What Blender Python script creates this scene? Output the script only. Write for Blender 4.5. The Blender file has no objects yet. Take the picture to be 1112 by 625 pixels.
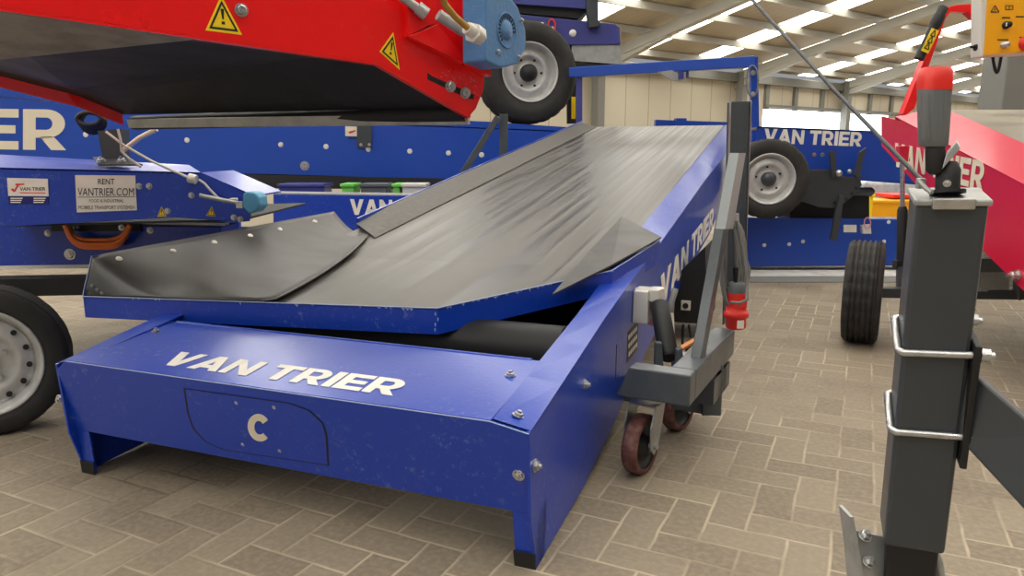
import bpy, math, random
from mathutils import Vector as Vec, Matrix
from math import sin, cos, pi, radians, atan, hypot
random.seed(4)
SC = bpy.context.scene
COL = SC.collection

# ------------------------------------------------------------------ camera
F, HZ, CX, CY, H = 785., 165., 556., 312.5, 1.05
TH = atan((CY-HZ)/F)
FW = Vec((0, cos(TH), -sin(TH))); UP = Vec((0, sin(TH), cos(TH))); RT = Vec((1, 0, 0))
CAM = Vec((0, 0, H))
cd = bpy.data.cameras.new('camera'); co = bpy.data.objects.new('camera', cd); COL.objects.link(co)
cd.sensor_width = 36; cd.lens = 36*F/1112; cd.clip_end = 300; cd.clip_start = .05
co.location = CAM; co.rotation_euler = (pi/2-TH, 0, 0); SC.camera = co

def ray(x, y): return FW+RT*((x-CX)/F)+UP*((CY-y)/F)
def P(x, y, Y):                       # surveyed point of the photo on the upright plane at distance Y
    d = ray(x, y); return CAM+d*(Y/d.y)
def G(x, y, z=0.):                    # on a level plane of height z
    d = ray(x, y); return CAM+d*((z-H)/d.z)
def PL(x, y, p0, n):                  # on any plane
    d = ray(x, y); return CAM+d*((p0-CAM).dot(n)/d.dot(n))

# ------------------------------------------------------------------ materials
def lin(r, g, b):
    f = lambda c: (c/255/12.92) if c <= 10 else ((c/255+.055)/1.055)**2.4
    return (f(r), f(g), f(b), 1)
class NT:
    def __init__(s, name):
        s.m = bpy.data.materials.new(name); s.m.use_nodes = True
        s.t = s.m.node_tree; s.b = s.t.nodes['Principled BSDF']
    def n(s, typ, **kw):
        o = s.t.nodes.new(typ)
        for k, v in kw.items():
            if k in o.inputs: o.inputs[k].default_value = v
            else: setattr(o, k, v)
        return o
    def l(s, a, b): s.t.links.new(a, b)
    def math(s, op, a, b=None, c=None):
        o = s.t.nodes.new('ShaderNodeMath'); o.operation = op
        for i, x in enumerate((a, b, c)):
            if x is None: continue
            if isinstance(x, (int, float)): o.inputs[i].default_value = x
            else: s.l(x, o.inputs[i])
        return o.outputs[0]
    def mix(s, fac, a, b):
        o = s.t.nodes.new('ShaderNodeMix'); o.data_type = 'RGBA'
        for i, x in ((0, fac), (6, a), (7, b)):
            if isinstance(x, (int, float, tuple)): o.inputs[i].default_value = x
            else: s.l(x, o.inputs[i])
        return o.outputs[2]
    def ramp(s, x, lo, hi):
        o = s.t.nodes.new('ShaderNodeMapRange'); o.inputs[1].default_value = lo; o.inputs[2].default_value = hi
        s.l(x, o.inputs[0]); return o.outputs[0]
def mat(name, col, rough=.5, metal=0., dirt=None, dirt_amt=.25, scale=4, bump=0., bscale=60, coat=0., spec=.5, emit=None, estr=1):
    t = NT(name); b = t.b
    b.inputs['Base Color'].default_value = col; b.inputs['Roughness'].default_value = rough
    b.inputs['Metallic'].default_value = metal; b.inputs['Coat Weight'].default_value = coat
    b.inputs['Coat Roughness'].default_value = .12
    b.inputs['Specular IOR Level'].default_value = spec
    tc = t.n('ShaderNodeTexCoord')
    if dirt:
        nz = t.n('ShaderNodeTexNoise', Scale=scale, Detail=8., Roughness=.65); t.l(tc.outputs['Object'], nz.inputs['Vector'])
        fac = t.math('MULTIPLY', t.ramp(nz.outputs[0], .45, .75), dirt_amt)
        t.l(t.mix(fac, col, dirt), b.inputs['Base Color'])
        t.l(t.math('ADD', t.math('MULTIPLY', t.ramp(nz.outputs[0], .3, .7), .18), rough-.06), b.inputs['Roughness'])
    if bump:
        nb = t.n('ShaderNodeTexNoise', Scale=float(bscale), Detail=3.); t.l(tc.outputs['Object'], nb.inputs['Vector'])
        bp = t.n('ShaderNodeBump', Strength=bump, Distance=.01); t.l(nb.outputs[0], bp.inputs['Height']); t.l(bp.outputs[0], b.inputs['Normal'])
    if emit:
        b.inputs['Emission Color'].default_value = emit; b.inputs['Emission Strength'].default_value = estr
    return t.m
M = {}
def paint(name, col, rough, speck, amt):
    """machine enamel with fine pale scuffs and slight orange peel"""
    t = NT(name); b = t.b; tc = t.n('ShaderNodeTexCoord')
    n1 = t.n('ShaderNodeTexNoise', Scale=3.2, Detail=6., Roughness=.6); t.l(tc.outputs['Object'], n1.inputs['Vector'])
    n2 = t.n('ShaderNodeTexNoise', Scale=42., Detail=9., Roughness=.75); t.l(tc.outputs['Object'], n2.inputs['Vector'])
    f = t.math('MULTIPLY', t.ramp(n2.outputs[0], .55, .66), t.ramp(n1.outputs[0], .42, .66))
    t.l(t.mix(t.math('MULTIPLY', f, amt), col, speck), b.inputs['Base Color'])
    t.l(t.math('ADD', t.math('MULTIPLY', n1.outputs[0], .2), rough-.1), b.inputs['Roughness'])
    n3 = t.n('ShaderNodeTexNoise', Scale=90., Detail=2.); t.l(tc.outputs['Object'], n3.inputs['Vector'])
    bp = t.n('ShaderNodeBump', Strength=.05, Distance=.01); t.l(n3.outputs[0], bp.inputs['Height']); t.l(bp.outputs[0], b.inputs['Normal'])
    b.inputs['Coat Weight'].default_value = .25; b.inputs['Coat Roughness'].default_value = .15
    M[name] = t.m
paint('blue', lin(9, 58, 172), .36, lin(130, 150, 195), .6)
paint('blue_far', lin(12, 66, 168), .4, lin(90, 110, 170), .12)
paint('blue_violet', lin(62, 66, 140), .4, lin(90, 100, 170), .15)
paint('red', lin(243, 6, 8), .3, lin(245, 90, 80), .2)
paint('crimson', lin(200, 20, 58), .35, lin(230, 90, 100), .2)
M['grey_frame'] = mat('grey_frame', lin(66, 73, 78), .4, dirt=lin(110, 110, 108), dirt_amt=.3, scale=7, coat=.2)
M['post_grey'] = mat('post_grey', lin(56, 61, 66), .42, dirt=lin(75, 78, 82), dirt_amt=.2, scale=9, coat=.2, bump=.03)
M['galv'] = mat('galv', lin(176, 178, 176), .42, .55, dirt=lin(120, 118, 112), dirt_amt=.5, scale=12)
M['steel'] = mat('steel', lin(200, 200, 200), .28, .9, dirt=lin(110, 105, 98), dirt_amt=.4, scale=30)
M['black'] = mat('black', lin(22, 22, 24), .55, dirt=lin(50, 48, 46), dirt_amt=.3)
M['tyre'] = mat('tyre', lin(40, 39, 38), .75, dirt=lin(78, 74, 68), dirt_amt=.5, scale=9, bump=.15, bscale=120)
M['rimsilver'] = mat('rimsilver', lin(196, 196, 194), .38, .25, dirt=lin(130, 128, 122), dirt_amt=.35, scale=14)
M['white'] = mat('white', lin(236, 232, 222), .45, dirt=lin(200, 190, 170), dirt_amt=.4, scale=8)
M['cream'] = mat('cream', lin(222, 212, 190), .6)
M['black_print'] = mat('black_print', lin(25, 25, 28), .5)
M['yellow'] = mat('yellow', lin(250, 214, 20), .45)
M['orange'] = mat('orange', lin(250, 176, 14), .42, dirt=lin(240, 160, 10), dirt_amt=.3)
M['hose'] = mat('hose', lin(255, 132, 60), .4)
M['motor'] = mat('motor', lin(74, 124, 176), .45, dirt=lin(110, 155, 195), dirt_amt=.4, scale=25, bump=.2, bscale=90)
M['motor_teal'] = mat('motor_teal', lin(84, 152, 190), .5)
M['plastic_white'] = mat('plastic_white', lin(220, 216, 208), .4)
M['plastic_grey'] = mat('plastic_grey', lin(96, 100, 102), .5)
M['grip_grey'] = mat('grip_grey', lin(104, 106, 106), .45)
M['plug_red'] = mat('plug_red', lin(226, 44, 34), .35)
M['pink'] = mat('pink', lin(222, 150, 170), .4)
M['brass'] = mat('brass', lin(190, 148, 62), .45, .3, bump=.5, bscale=260)
M['cable_grey'] = mat('cable_grey', lin(112, 112, 110), .5)
M['cable_white'] = mat('cable_white', lin(205, 200, 188), .5)
M['tread_brown'] = mat('tread_brown', lin(98, 52, 48), .6, dirt=lin(160, 130, 115), dirt_amt=.7, scale=22)
M['wood_orange'] = mat('wood_orange', lin(225, 140, 60), .5)
M['lens'] = mat('lens', lin(60, 50, 45), .2)
M['dark_inside'] = mat('dark_inside', lin(30, 30, 32), .7)
M['green'] = mat('green', lin(120, 210, 90), .5)
M['sack'] = mat('sack', lin(190, 200, 210), .5, dirt=lin(90, 110, 150), dirt_amt=.6, scale=12)
M['wall'] = None
# scuffed rubber belt: pale streaks along it (object y) also paint skylight reflections into the colour
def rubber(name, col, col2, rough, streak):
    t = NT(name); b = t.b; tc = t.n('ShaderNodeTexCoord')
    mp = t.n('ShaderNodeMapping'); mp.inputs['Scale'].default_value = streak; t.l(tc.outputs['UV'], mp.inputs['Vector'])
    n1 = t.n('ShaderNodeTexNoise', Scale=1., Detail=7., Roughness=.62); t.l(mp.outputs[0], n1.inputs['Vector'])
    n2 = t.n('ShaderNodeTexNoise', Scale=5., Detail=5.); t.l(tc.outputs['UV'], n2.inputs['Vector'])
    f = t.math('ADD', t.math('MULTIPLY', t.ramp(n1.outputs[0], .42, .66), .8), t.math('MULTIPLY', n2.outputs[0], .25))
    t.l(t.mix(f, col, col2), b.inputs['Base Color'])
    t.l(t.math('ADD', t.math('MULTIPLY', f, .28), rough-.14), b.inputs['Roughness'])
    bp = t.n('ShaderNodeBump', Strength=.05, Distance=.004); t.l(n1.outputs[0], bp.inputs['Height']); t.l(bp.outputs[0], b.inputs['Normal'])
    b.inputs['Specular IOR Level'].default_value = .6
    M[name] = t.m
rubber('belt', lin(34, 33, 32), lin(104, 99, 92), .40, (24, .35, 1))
rubber('belt_rough', lin(50, 48, 45), lin(105, 100, 92), .6, (30, 30, 1))
rubber('flap', lin(44, 43, 42), lin(82, 78, 74), .5, (1.5, 3, 1))
rubber('belt_far', lin(120, 112, 98), lin(150, 140, 122), .5, (2, 9, 1))
def herringbone():
    t = NT('pavers'); b = t.b; tc = t.n('ShaderNodeTexCoord'); m = t.math
    nw = t.n('ShaderNodeTexNoise', Scale=6., Detail=2.); t.l(tc.outputs['Object'], nw.inputs['Vector'])
    sx = t.n('ShaderNodeSeparateXYZ'); t.l(tc.outputs['Object'], sx.inputs[0])
    w = m('MULTIPLY', m('SUBTRACT', nw.outputs[0], .5), .12)
    x = m('ADD', m('MULTIPLY', sx.outputs[0], 1/.11), w); y = m('ADD', m('MULTIPLY', sx.outputs[1], 1/.11), w)
    i = m('FLOOR', x); j = m('FLOOR', y); fx = m('SUBTRACT', x, i); fy = m('SUBTRACT', y, j)
    k = m('FLOORED_MODULO', m('ADD', m('SUBTRACT', i, j), .01), 4.); k = m('FLOOR', k)
    is0, is1, is2, is3 = [m('COMPARE', k, float(q), .1) for q in range(4)]
    big = 10.
    dl = m('ADD', fx, m('MULTIPLY', is1, big)); dr = m('ADD', m('SUBTRACT', 1., fx), m('MULTIPLY', is0, big))
    db = m('ADD', fy, m('MULTIPLY', is2, big)); dt = m('ADD', m('SUBTRACT', 1., fy), m('MULTIPLY', is3, big))
    d = m('MINIMUM', m('MINIMUM', dl, dr), m('MINIMUM', db, dt))
    joint = m('SUBTRACT', 1., t.ramp(d, .018, .05))
    ax = m('SUBTRACT', i, is1); ay = m('SUBTRACT', j, is2)
    cb = t.n('ShaderNodeCombineXYZ'); t.l(ax, cb.inputs[0]); t.l(ay, cb.inputs[1])
    wn = t.n('ShaderNodeTexWhiteNoise'); wn.noise_dimensions = '2D'; t.l(cb.outputs[0], wn.inputs[0])
    n1 = t.n('ShaderNodeTexNoise', Scale=1.1, Detail=8., Roughness=.65); t.l(tc.outputs['Object'], n1.inputs['Vector'])
    n2 = t.n('ShaderNodeTexNoise', Scale=55., Detail=6.); t.l(tc.outputs['Object'], n2.inputs['Vector'])
    c = t.mix(wn.outputs[0], lin(122, 110, 93), lin(140, 128, 109))
    c = t.mix(m('MULTIPLY', t.ramp(n1.outputs[0], .5, .72), .55), c, lin(84, 72, 60))
    c = t.mix(m('MULTIPLY', t.ramp(n2.outputs[0], .4, .7), .35), c, lin(168, 152, 130))
    sand = t.mix(t.ramp(n1.outputs[0], .4, .65), lin(192, 176, 150), lin(92, 80, 66))
    c = t.mix(m('MULTIPLY', joint, .85), c, sand)
    t.l(c, b.inputs['Base Color']); b.inputs['Roughness'].default_value = .72
    hgt = m('ADD', m('MULTIPLY', t.ramp(d, .0, .1), 1.), m('MULTIPLY', n2.outputs[0], .3))
    bp = t.n('ShaderNodeBump', Strength=.5, Distance=.004); t.l(hgt, bp.inputs['Height']); t.l(bp.outputs[0], b.inputs['Normal'])
    return t.m
M['pavers'] = herringbone()
def panelled(name, c1, c2, period, axis=0):
    t = NT(name); tc = t.n('ShaderNodeTexCoord'); s = t.n('ShaderNodeSeparateXYZ'); t.l(tc.outputs['UV'], s.inputs[0])
    fr = t.math('FRACT', t.math('MULTIPLY', s.outputs[axis], 1/period))
    g = t.math('LESS_THAN', fr, .035)
    t.l(t.mix(g, c1, c2), t.b.inputs['Base Color']); t.b.inputs['Roughness'].default_value = .6
    return t.m
M['wall'] = panelled('wall', lin(205, 196, 176), lin(168, 156, 134), 1.1)
M['roof'] = panelled('roof', lin(186, 174, 152), lin(150, 140, 120), .33)
M['hall_steel'] = mat('hall_steel', lin(176, 174, 164), .5)
M['hall_dark'] = mat('hall_dark', lin(128, 128, 122), .5)
M['skylight'] = mat('skylight', lin(250, 250, 245), .6, emit=(1, .97, .9, 1), estr=8.)
M['daylight_glass'] = mat('daylight_glass', lin(240, 245, 250), .3, emit=(.95, .98, 1, 1), estr=4.)
M['joint_white'] = mat('joint_white', lin(225, 222, 216), .7, dirt=lin(140, 134, 126), dirt_amt=.6)

# ------------------------------------------------------------------ mesh builder
class MB:
    def __init__(s): s.v = []; s.f = []; s.sm = []; s.uv = {}
    def add(s, vs, fs, smooth=False):
        o = len(s.v); s.v += [Vec(p) for p in vs]
        for f in fs: s.f.append([o+i for i in f]); s.sm.append(smooth)
        return s
    def poly(s, pts): return s.add(pts, [list(range(len(pts)))])
    def prism(s, pts, vec):
        n = len(pts); vec = Vec(vec); a = [Vec(p) for p in pts]; b = [p+vec for p in a]
        nrm = Vec((0, 0, 0))
        for i in range(n): nrm += a[i].cross(a[(i+1) % n])
        fs = [list(range(n))[::-1], [n+i for i in range(n)]]+[[i, (i+1) % n, n+(i+1) % n, n+i] for i in range(n)]
        if nrm.dot(vec) < 0: fs = [f[::-1] for f in fs]
        return s.add(a+b, fs)
    def box(s, c, X, Y, Z):
        c = Vec(c); X, Y, Z = Vec(X)/2, Vec(Y)/2, Vec(Z)/2
        q = [c-X-Y-Z, c+X-Y-Z, c+X+Y-Z, c-X+Y-Z]
        return s.prism(q, Z*2)
    def beam(s, a, b, w, h, side=None):
        """rectangular bar from a to b; w along side, h along the third axis"""
        a, b = Vec(a), Vec(b); d = (b-a).normalized()
        sd = Vec(side) if side is not None else (d.cross(Vec((0, 0, 1))) if abs(d.z) < .95 else Vec((1, 0, 0)))
        sd = (sd-d*sd.dot(d)).normalized(); t = d.cross(sd)
        q = [a+sd*(i*w/2)+t*(j*h/2) for i, j in ((-1, -1), (1, -1), (1, 1), (-1, 1))]
        return s.prism(q, b-a)
    def tube(s, path, r, n=10, caps=True):
        path = [Vec(p) for p in path]; m = len(path); rs = r if isinstance(r, (list, tuple)) else [r]*m
        T = [(path[min(i+1, m-1)]-path[max(i-1, 0)]).normalized() for i in range(m)]
        u = T[0].orthogonal().normalized(); vs = []
        for i in range(m):
            u = (u-T[i]*u.dot(T[i])).normalized(); w = T[i].cross(u)
            for k in range(n):
                a = 2*pi*k/n; vs.append(path[i]+(u*cos(a)+w*sin(a))*rs[i])
        fs = [[i*n+k, i*n+(k+1) % n, (i+1)*n+(k+1) % n, (i+1)*n+k] for i in range(m-1) for k in range(n)]
        s.add(vs, fs, True)
        if caps: s.add(vs[:n], [list(range(n))[::-1]]); s.add(vs[-n:], [list(range(n))])
        return s
    def cyl(s, a, b, r, n=20, r2=None): return s.tube([a, b], [r, r if r2 is None else r2], n)
    def lathe(s, prof, o, ax, n=40, smooth=True, mod=None):
        o = Vec(o); ax = Vec(ax).normalized(); u = ax.orthogonal().normalized(); w = ax.cross(u); m = len(prof); vs = []
        for i, (r, h) in enumerate(prof):
            for k in range(n):
                a = 2*pi*k/n; rr = r+(mod(i, k) if mod else 0)
                vs.append(o+ax*h+(u*cos(a)+w*sin(a))*rr)
        fs = [[i*n+k, i*n+(k+1) % n, (i+1)*n+(k+1) % n, (i+1)*n+k] for i in range(m-1) for k in range(n)]
        return s.add(vs, fs, smooth)
    def ball(s, c, r, n=12, sc=(1, 1, 1)):
        prof = [(max(1e-4, r*sin(pi*i/8)), -r*cos(pi*i/8)) for i in range(9)]
        return s.lathe(prof, c, (0, 0, 1), n)
    def bolt(s, p, nr, r=.012, h=.009):
        p = Vec(p); nr = Vec(nr).normalized()
        s.lathe([(1e-4, 0), (r*1.35, 0), (r*1.35, h*.25), (r, h*.25)], p, nr, 14, False)
        s.lathe([(r, h*.25), (r, h*.9), (r*.8, h), (1e-4, h)], p, nr, 6, False)
        s.cyl(p+nr*h*.9, p+nr*h*1.6, r*.5, 8)
        return s
    def build(s, name, m, parent=None, label=None, uvf=None, bevel=0., subd=0):
        me = bpy.data.meshes.new(name)
        off = Vec((0, 0, 0)); q = parent
        while q is not None: off += q.location; q = q.parent
        me.from_pydata([tuple(p-off) for p in s.v], [], s.f)
        me.polygons.foreach_set('use_smooth', s.sm)
        me.materials.append(M[m] if isinstance(m, str) else m)
        if uvf:
            uvl = me.uv_layers.new(name='uv')
            for lp in me.loops: uvl.data[lp.index].uv = uvf(s.v[lp.vertex_index])
        me.update()
        o = bpy.data.objects.new(name, me); COL.objects.link(o)
        if parent is not None: o.parent = parent
        if label: o['label'] = label
        if bevel:
            bv = o.modifiers.new('bevel', 'BEVEL'); bv.width = bevel; bv.segments = 2; bv.limit_method = 'ANGLE'; bv.angle_limit = radians(40)
        if subd:
            sb = o.modifiers.new('sub', 'SUBSURF'); sb.levels = subd; sb.render_levels = subd
        return o
def thing(name, loc, label, cat, group=None):
    o = bpy.data.objects.new(name, None); COL.objects.link(o); o.location = loc; o.empty_display_size = .1
    o['label'] = label; o['category'] = cat
    if group: o['group'] = group
    return o
def tag(o, label, cat, group=None):
    o['label'] = label; o['category'] = cat
    if group: o['group'] = group
    return o
def struct(o): o['kind'] = 'structure'; return o

# ------------------------------------------------------------------ lettering
def arc(cx, cy, rx, ry, ix, iy, a0, a1, n=12):
    o = []
    for q in range(n):
        t0 = radians(a0+(a1-a0)*q/n); t1 = radians(a0+(a1-a0)*(q+1)/n)
        o.append([(cx+rx*cos(t0), cy+ry*sin(t0)), (cx+rx*cos(t1), cy+ry*sin(t1)), (cx+ix*cos(t1), cy+iy*sin(t1)), (cx+ix*cos(t0), cy+iy*sin(t0))])
    return o
def R_(x0, y0, x1, y1): return [(x0, y0), (x1, y0), (x1, y1), (x0, y1)]
LET = {
 'V': (.96, [[(0, 1), (.28, 1), (.49, .36), (.49, 0), (.34, 0)], [(.68, 1), (.96, 1), (.62, 0), (.49, 0), (.49, .36)]]),
 'A': (.96, [[(0, 0), (.27, 0), (.48, .62), (.48, 1), (.34, 1)], [(.69, 0), (.96, 0), (.62, 1), (.48, 1), (.48, .62)], [(.25, .16), (.71, .16), (.65, .37), (.31, .37)]]),
 'N': (.9, [R_(0, 0, .24, 1), R_(.66, 0, .9, 1), [(.24, 1), (.2, 1), (.2, .68), (.66, 0), (.7, 0), (.7, .32)]]),
 'T': (.84, [R_(0, .78, .84, 1), R_(.29, 0, .55, .78)]),
 'R': (.86, [R_(0, 0, .25, 1), R_(.25, .8, .46, 1), R_(.25, .3, .46, .5)]+arc(.46, .65, .37, .35, .12, .15, -90, 90)+[[(.34, .32), (.6, .34), (.86, 0), (.56, 0)]]),
 'I': (.25, [R_(0, 0, .25, 1)]),
 'E': (.76, [R_(0, 0, .25, 1), R_(.25, 0, .76, .21), R_(.25, .4, .7, .6), R_(.25, .79, .76, 1)]),
 'C': (.86, arc(.46, .5, .46, .5, .2, .26, 42, 318, 22)),
}
def lettering(txt, p, X, Yv, nr, th=.002, shear=.0, gap=.07, space=.34):
    """p lower left; X full width vector; Yv cap-height vector"""
    mb = MB(); W = 0
    for ch in txt: W += (space if ch == ' ' else LET[ch][0]+gap)
    W -= gap; x = 0; nr = Vec(nr).normalized()*th
    for ch in txt:
        if ch == ' ': x += space; continue
        w, ps = LET[ch]
        for q in ps: mb.prism([p+X*((x+a+shear*b)/W)+Yv*b for a, b in q], nr)
        x += w+gap
    return mb
def small_text(txt, p, X, Yv, nr, th=.001, bold=0.):
    """printed text in a plain sans face fitted to the given width and height"""
    cu = bpy.data.curves.new('t', 'FONT'); cu.body = txt; cu.offset = bold; cu.resolution_u = 3
    ob = bpy.data.objects.new('t', cu); COL.objects.link(ob)
    dg = bpy.context.evaluated_depsgraph_get(); dg.update()
    me = bpy.data.meshes.new_from_object(ob.evaluated_get(dg))
    vs = [v.co.copy() for v in me.vertices]; fs = [list(q.vertices) for q in me.polygons]
    COL.objects.unlink(ob); bpy.data.objects.remove(ob); bpy.data.curves.remove(cu); bpy.data.meshes.remove(me)
    mb = MB()
    if not vs: return mb
    x0 = min(v.x for v in vs); x1 = max(v.x for v in vs); y0 = min(v.y for v in vs); y1 = max(v.y for v in vs)
    o = Vec(nr).normalized()*th
    return mb.add([p+X*((v.x-x0)/(x1-x0))+Yv*((v.y-y0)/(y1-y0))+o for v in vs], fs)
def warning(parent, a, b, c, nr, label=None):
    """triangular warning sticker: a, b base corners, c apex"""
    a, b, c = Vec(a), Vec(b), Vec(c); nr = Vec(nr).normalized(); g = (a+b+c)/3
    t = MB().prism([a, b, c], nr*.0012).build('warning_sticker', 'yellow', parent, label)
    k = MB(); s1 = [g+(q-g)*.80 for q in (a, b, c)]; s2 = [g+(q-g)*.62 for q in (a, b, c)]
    for i in range(3):
        j = (i+1) % 3; k.prism([s1[i]+nr*.0012, s1[j]+nr*.0012, s2[j]+nr*.0012, s2[i]+nr*.0012], nr*.0006)
    m = (a+b)/2; up = c-m; sd = (b-a)*.045
    k.prism([m+up*.36-sd*.5+nr*.0012, m+up*.36+sd*.5+nr*.0012, m+up*.64+sd+nr*.0012, m+up*.64-sd+nr*.0012], nr*.0006)
    k.prism([m+up*.22-sd+nr*.0012, m+up*.22+sd+nr*.0012, m+up*.3+sd+nr*.0012, m+up*.3-sd+nr*.0012], nr*.0006)
    k.build('warning_symbol', 'black_print', t)
    return t

# ------------------------------------------------------------------ wheels
def wheel(parent, c, ax, r, w, rr, holes=14, name='wheel', hub='black', tread=True, lugs=5):
    """trailer wheel; ax points to the outer face"""
    c = Vec(c); ax = Vec(ax).normalized(); h = w/2
    prof = [(rr, -h*.8), (rr+.012, -h*.95), (r*.8, -h), (r*.93, -h*.95), (r*.985, -h*.8), (r, -h*.6)]
    gr = [-.52, -.26, 0, .26, .52]
    for g in gr: prof += [(r, (g-.07)*h*1.1), (r-.009, (g-.05)*h*1.1), (r-.009, (g+.05)*h*1.1), (r, (g+.07)*h*1.1)]
    prof += [(r, h*.6), (r*.985, h*.8), (r*.93, h*.95), (r*.8, h), (rr+.012, h*.95), (rr, h*.8)]
    n = 96
    def mod(i, k): return (-.008 if tread else -.0015) if (k % 4 == 0 and 4 <= i <= len(prof)-5) else 0.
    t = MB().lathe(prof, c, ax, n, True, mod).build(name, 'tyre', parent)
    rb = MB().lathe([(rr+.004, -h*.8), (rr-.012, -h*.4), (rr-.012, h*.45), (rr-.002, h*.8), (rr+.010, h*.97), (rr+.002, h*1.0), (rr-.012, h*.82),
                     (rr-.022, h*.5), (rr-.03, h*.42), (rr*.86, h*.40), (rr*.80, h*.48), (rr*.66, h*.60), (rr*.58, h*.62), (rr*.52, h*.42), (rr*.30, h*.38), (rr*.26, h*.46), (rr*.2, h*.46)], c, ax, 56)
    rb.build('rim', 'rimsilver', t)
    u = ax.orthogonal().normalized(); v = ax.cross(u); hb = MB()
    for k in range(holes):
        a = 2*pi*k/holes; q = c+ax*(h*.485)+(u*cos(a)+v*sin(a))*rr*.76; d = (u*cos(a)+v*sin(a))
        hb.cyl(q, q+ax*.012+d*.003, rr*.052, 10)
    if holes: hb.build('vent_hole', 'dark_inside', t)['kind'] = 'stuff'
    for k in range(lugs):
        a = 2*pi*k/lugs+.3; q = c+ax*(h*.38)+(u*cos(a)+v*sin(a))*rr*(.42 if holes else .5)
        MB().cyl(q, q+ax*.022, rr*.055, 6, rr*.04).build('wheel_bolt', 'steel' if holes else 'black', t)
    MB().lathe([(rr*(.22 if holes else .3), h*.3), (rr*(.22 if holes else .3), h*.75), (rr*.17, h*.95), (rr*.05, h*1.0), (1e-4, h*1.0)], c, ax, 20).build('hub_cap', hub, t)
    return t

# ================================================================== the hall
Pd = Vec((cos(radians(36)), sin(radians(36)), 0)); Qd = Vec((sin(radians(36)), -cos(radians(36)), 0))   # along the eave wall / towards us
W0 = Vec((3.8, 25, 0))
def hall(p, q, z): return W0+Pd*p+Qd*q+Vec((0, 0, z))
EA, SL = 3.9, .2
fl = MB().prism([Vec((-25, -14, -.05)), Vec((45, -14, -.05)), Vec((45, 60, -.05)), Vec((-25, 60, -.05))], (0, 0, .05))
yaw = radians(25.7); Rm = Matrix.Rotation(-yaw, 3, 'Z')
for k, p in enumerate(fl.v): fl.v[k] = Rm.inverted() @ p
fo = fl.build('floor', 'pavers'); fo.rotation_euler = (0, 0, -yaw); struct(fo)
# back wall (cream cladding) with its window band
uvw = lambda p: ((p-W0).dot(Pd), p.z)
win0, win1 = 7.6, 17.4
wl = MB()
wl.prism([hall(-30, 0, 0), hall(win0, 0, 0), hall(win0, 0, EA+.1), hall(-30, 0, EA+.1)], -Qd*.1)
wl.prism([hall(win0, 0, 0), hall(60, 0, 0), hall(60, 0, 1.2), hall(win0, 0, 1.2)], -Qd*.1)
wl.prism([hall(win0, 0, 2.75), hall(60, 0, 2.75), hall(60, 0, EA+.1), hall(win0, 0, EA+.1)], -Qd*.1)
wl.prism([hall(win1, 0, 1.2), hall(20.5, 0, 1.2), hall(20.5, 0, 2.75), hall(win1, 0, 2.75)], -Qd*.1)
struct(wl.build('wall_back', 'wall', uvf=uvw))
struct(MB().prism([hall(win0, -.05, 1.2), hall(win1, -.05, 1.2), hall(win1, -.05, 2.75), hall(win0, -.05, 2.75)], Qd*.02).build('window_1', 'daylight_glass'))
struct(MB().prism([hall(20.5, -.05, 1.2), hall(60, -.05, 1.2), hall(60, -.05, 2.75), hall(20.5, -.05, 2.75)], Qd*.02).build('window_2', 'daylight_glass'))
fr = MB()
for p in [win0+.1+i*1.95 for i in range(6)]: fr.beam(hall(p, .06, 2.72), hall(p, .06, EA), .22, .12, Pd)
fr.beam(hall(win0, .08, 2.85), hall(60, .08, 2.85), .14, .1); fr.beam(hall(-30, .12, EA-.1), hall(60, .12, EA-.1), .25, .3)
struct(fr.build('trim_1', 'hall_dark'))
# roof: cladding, skylight strips, purlins, rafters
def rz(q): return EA+.35+SL*q
QN, PN0, PN1 = 27., -32., 62.
sky = [(-.7+i*3.65, .4+i*3.65) for i in range(-8, 17)]
segs = [PN0]+[x for s_ in sky for x in s_]+[PN1]
rf = MB()
for i in range(0, len(segs), 2):
    a, b = segs[i], segs[i+1]
    rf.prism([hall(a, -.3, rz(-.3)), hall(b, -.3, rz(-.3)), hall(b, QN, rz(QN)), hall(a, QN, rz(QN))], (0, 0, .08))
rf.prism([hall(PN0, QN, rz(QN)), hall(PN1, QN, rz(QN)), hall(PN1, QN+25, rz(QN-25)), hall(PN0, QN+25, rz(QN-25))], (0, 0, .08))
struct(rf.build('ceiling', 'roof', uvf=lambda p: ((p-W0).dot(Pd), (p-W0).dot(Qd))))
sk = MB()
for a, b in sky: sk.prism([hall(a, -.3, rz(-.3)), hall(b, -.3, rz(-.3)), hall(b, QN, rz(QN)), hall(a, QN, rz(QN))], (0, 0, .05))
struct(sk.build('trim_2', 'skylight'))
pu = MB()
q = .6
while q < QN+6: 
    z = rz(q) if q < QN else rz(2*QN-q)
    pu.beam(hall(PN0, q, z-.12), hall(PN1, q, z-.12), .07, .2, Qd); q += 1.55
struct(pu.build('trim_3', 'hall_steel'))
ra = MB(); cl = MB()
for i in range(-3, 7):
    p = -1.5+i*7.3
    ra.beam(hall(p, 0, rz(0)-.42), hall(p, QN, rz(QN)-.42), .26, .3, Pd)
    ra.beam(hall(p, 0, rz(0)-.75), hall(p, 3.2, rz(3.2)-.5), .2, .2, Pd)
    cl.beam(hall(p, .3, 0), hall(p, .3, EA+.1), .3, .3, Pd)
struct(ra.build('trim_4', 'hall_steel')); struct(cl.build('trim_5', 'hall_dark'))
struct(MB().beam(Vec((3.93, 5.8, 0)), Vec((3.93, 5.8, 6.3)), .42, .3, (1, 0, 0)).build('trim_6', 'hall_dark', bevel=.01))
# pale kerb line on the floor behind the right hand conveyor
struct(MB().box((5.6, 6.24, .006), (7.6, 0, 0), (0, .32, 0), (0, 0, .012)).build('trim_7', 'joint_white'))
struct(MB().box((5.5, 5.95, .004), (7.4, 0, 0), (0, .25, 0), (0, 0, .008)).build('trim_8', 'hall_dark'))

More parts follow.
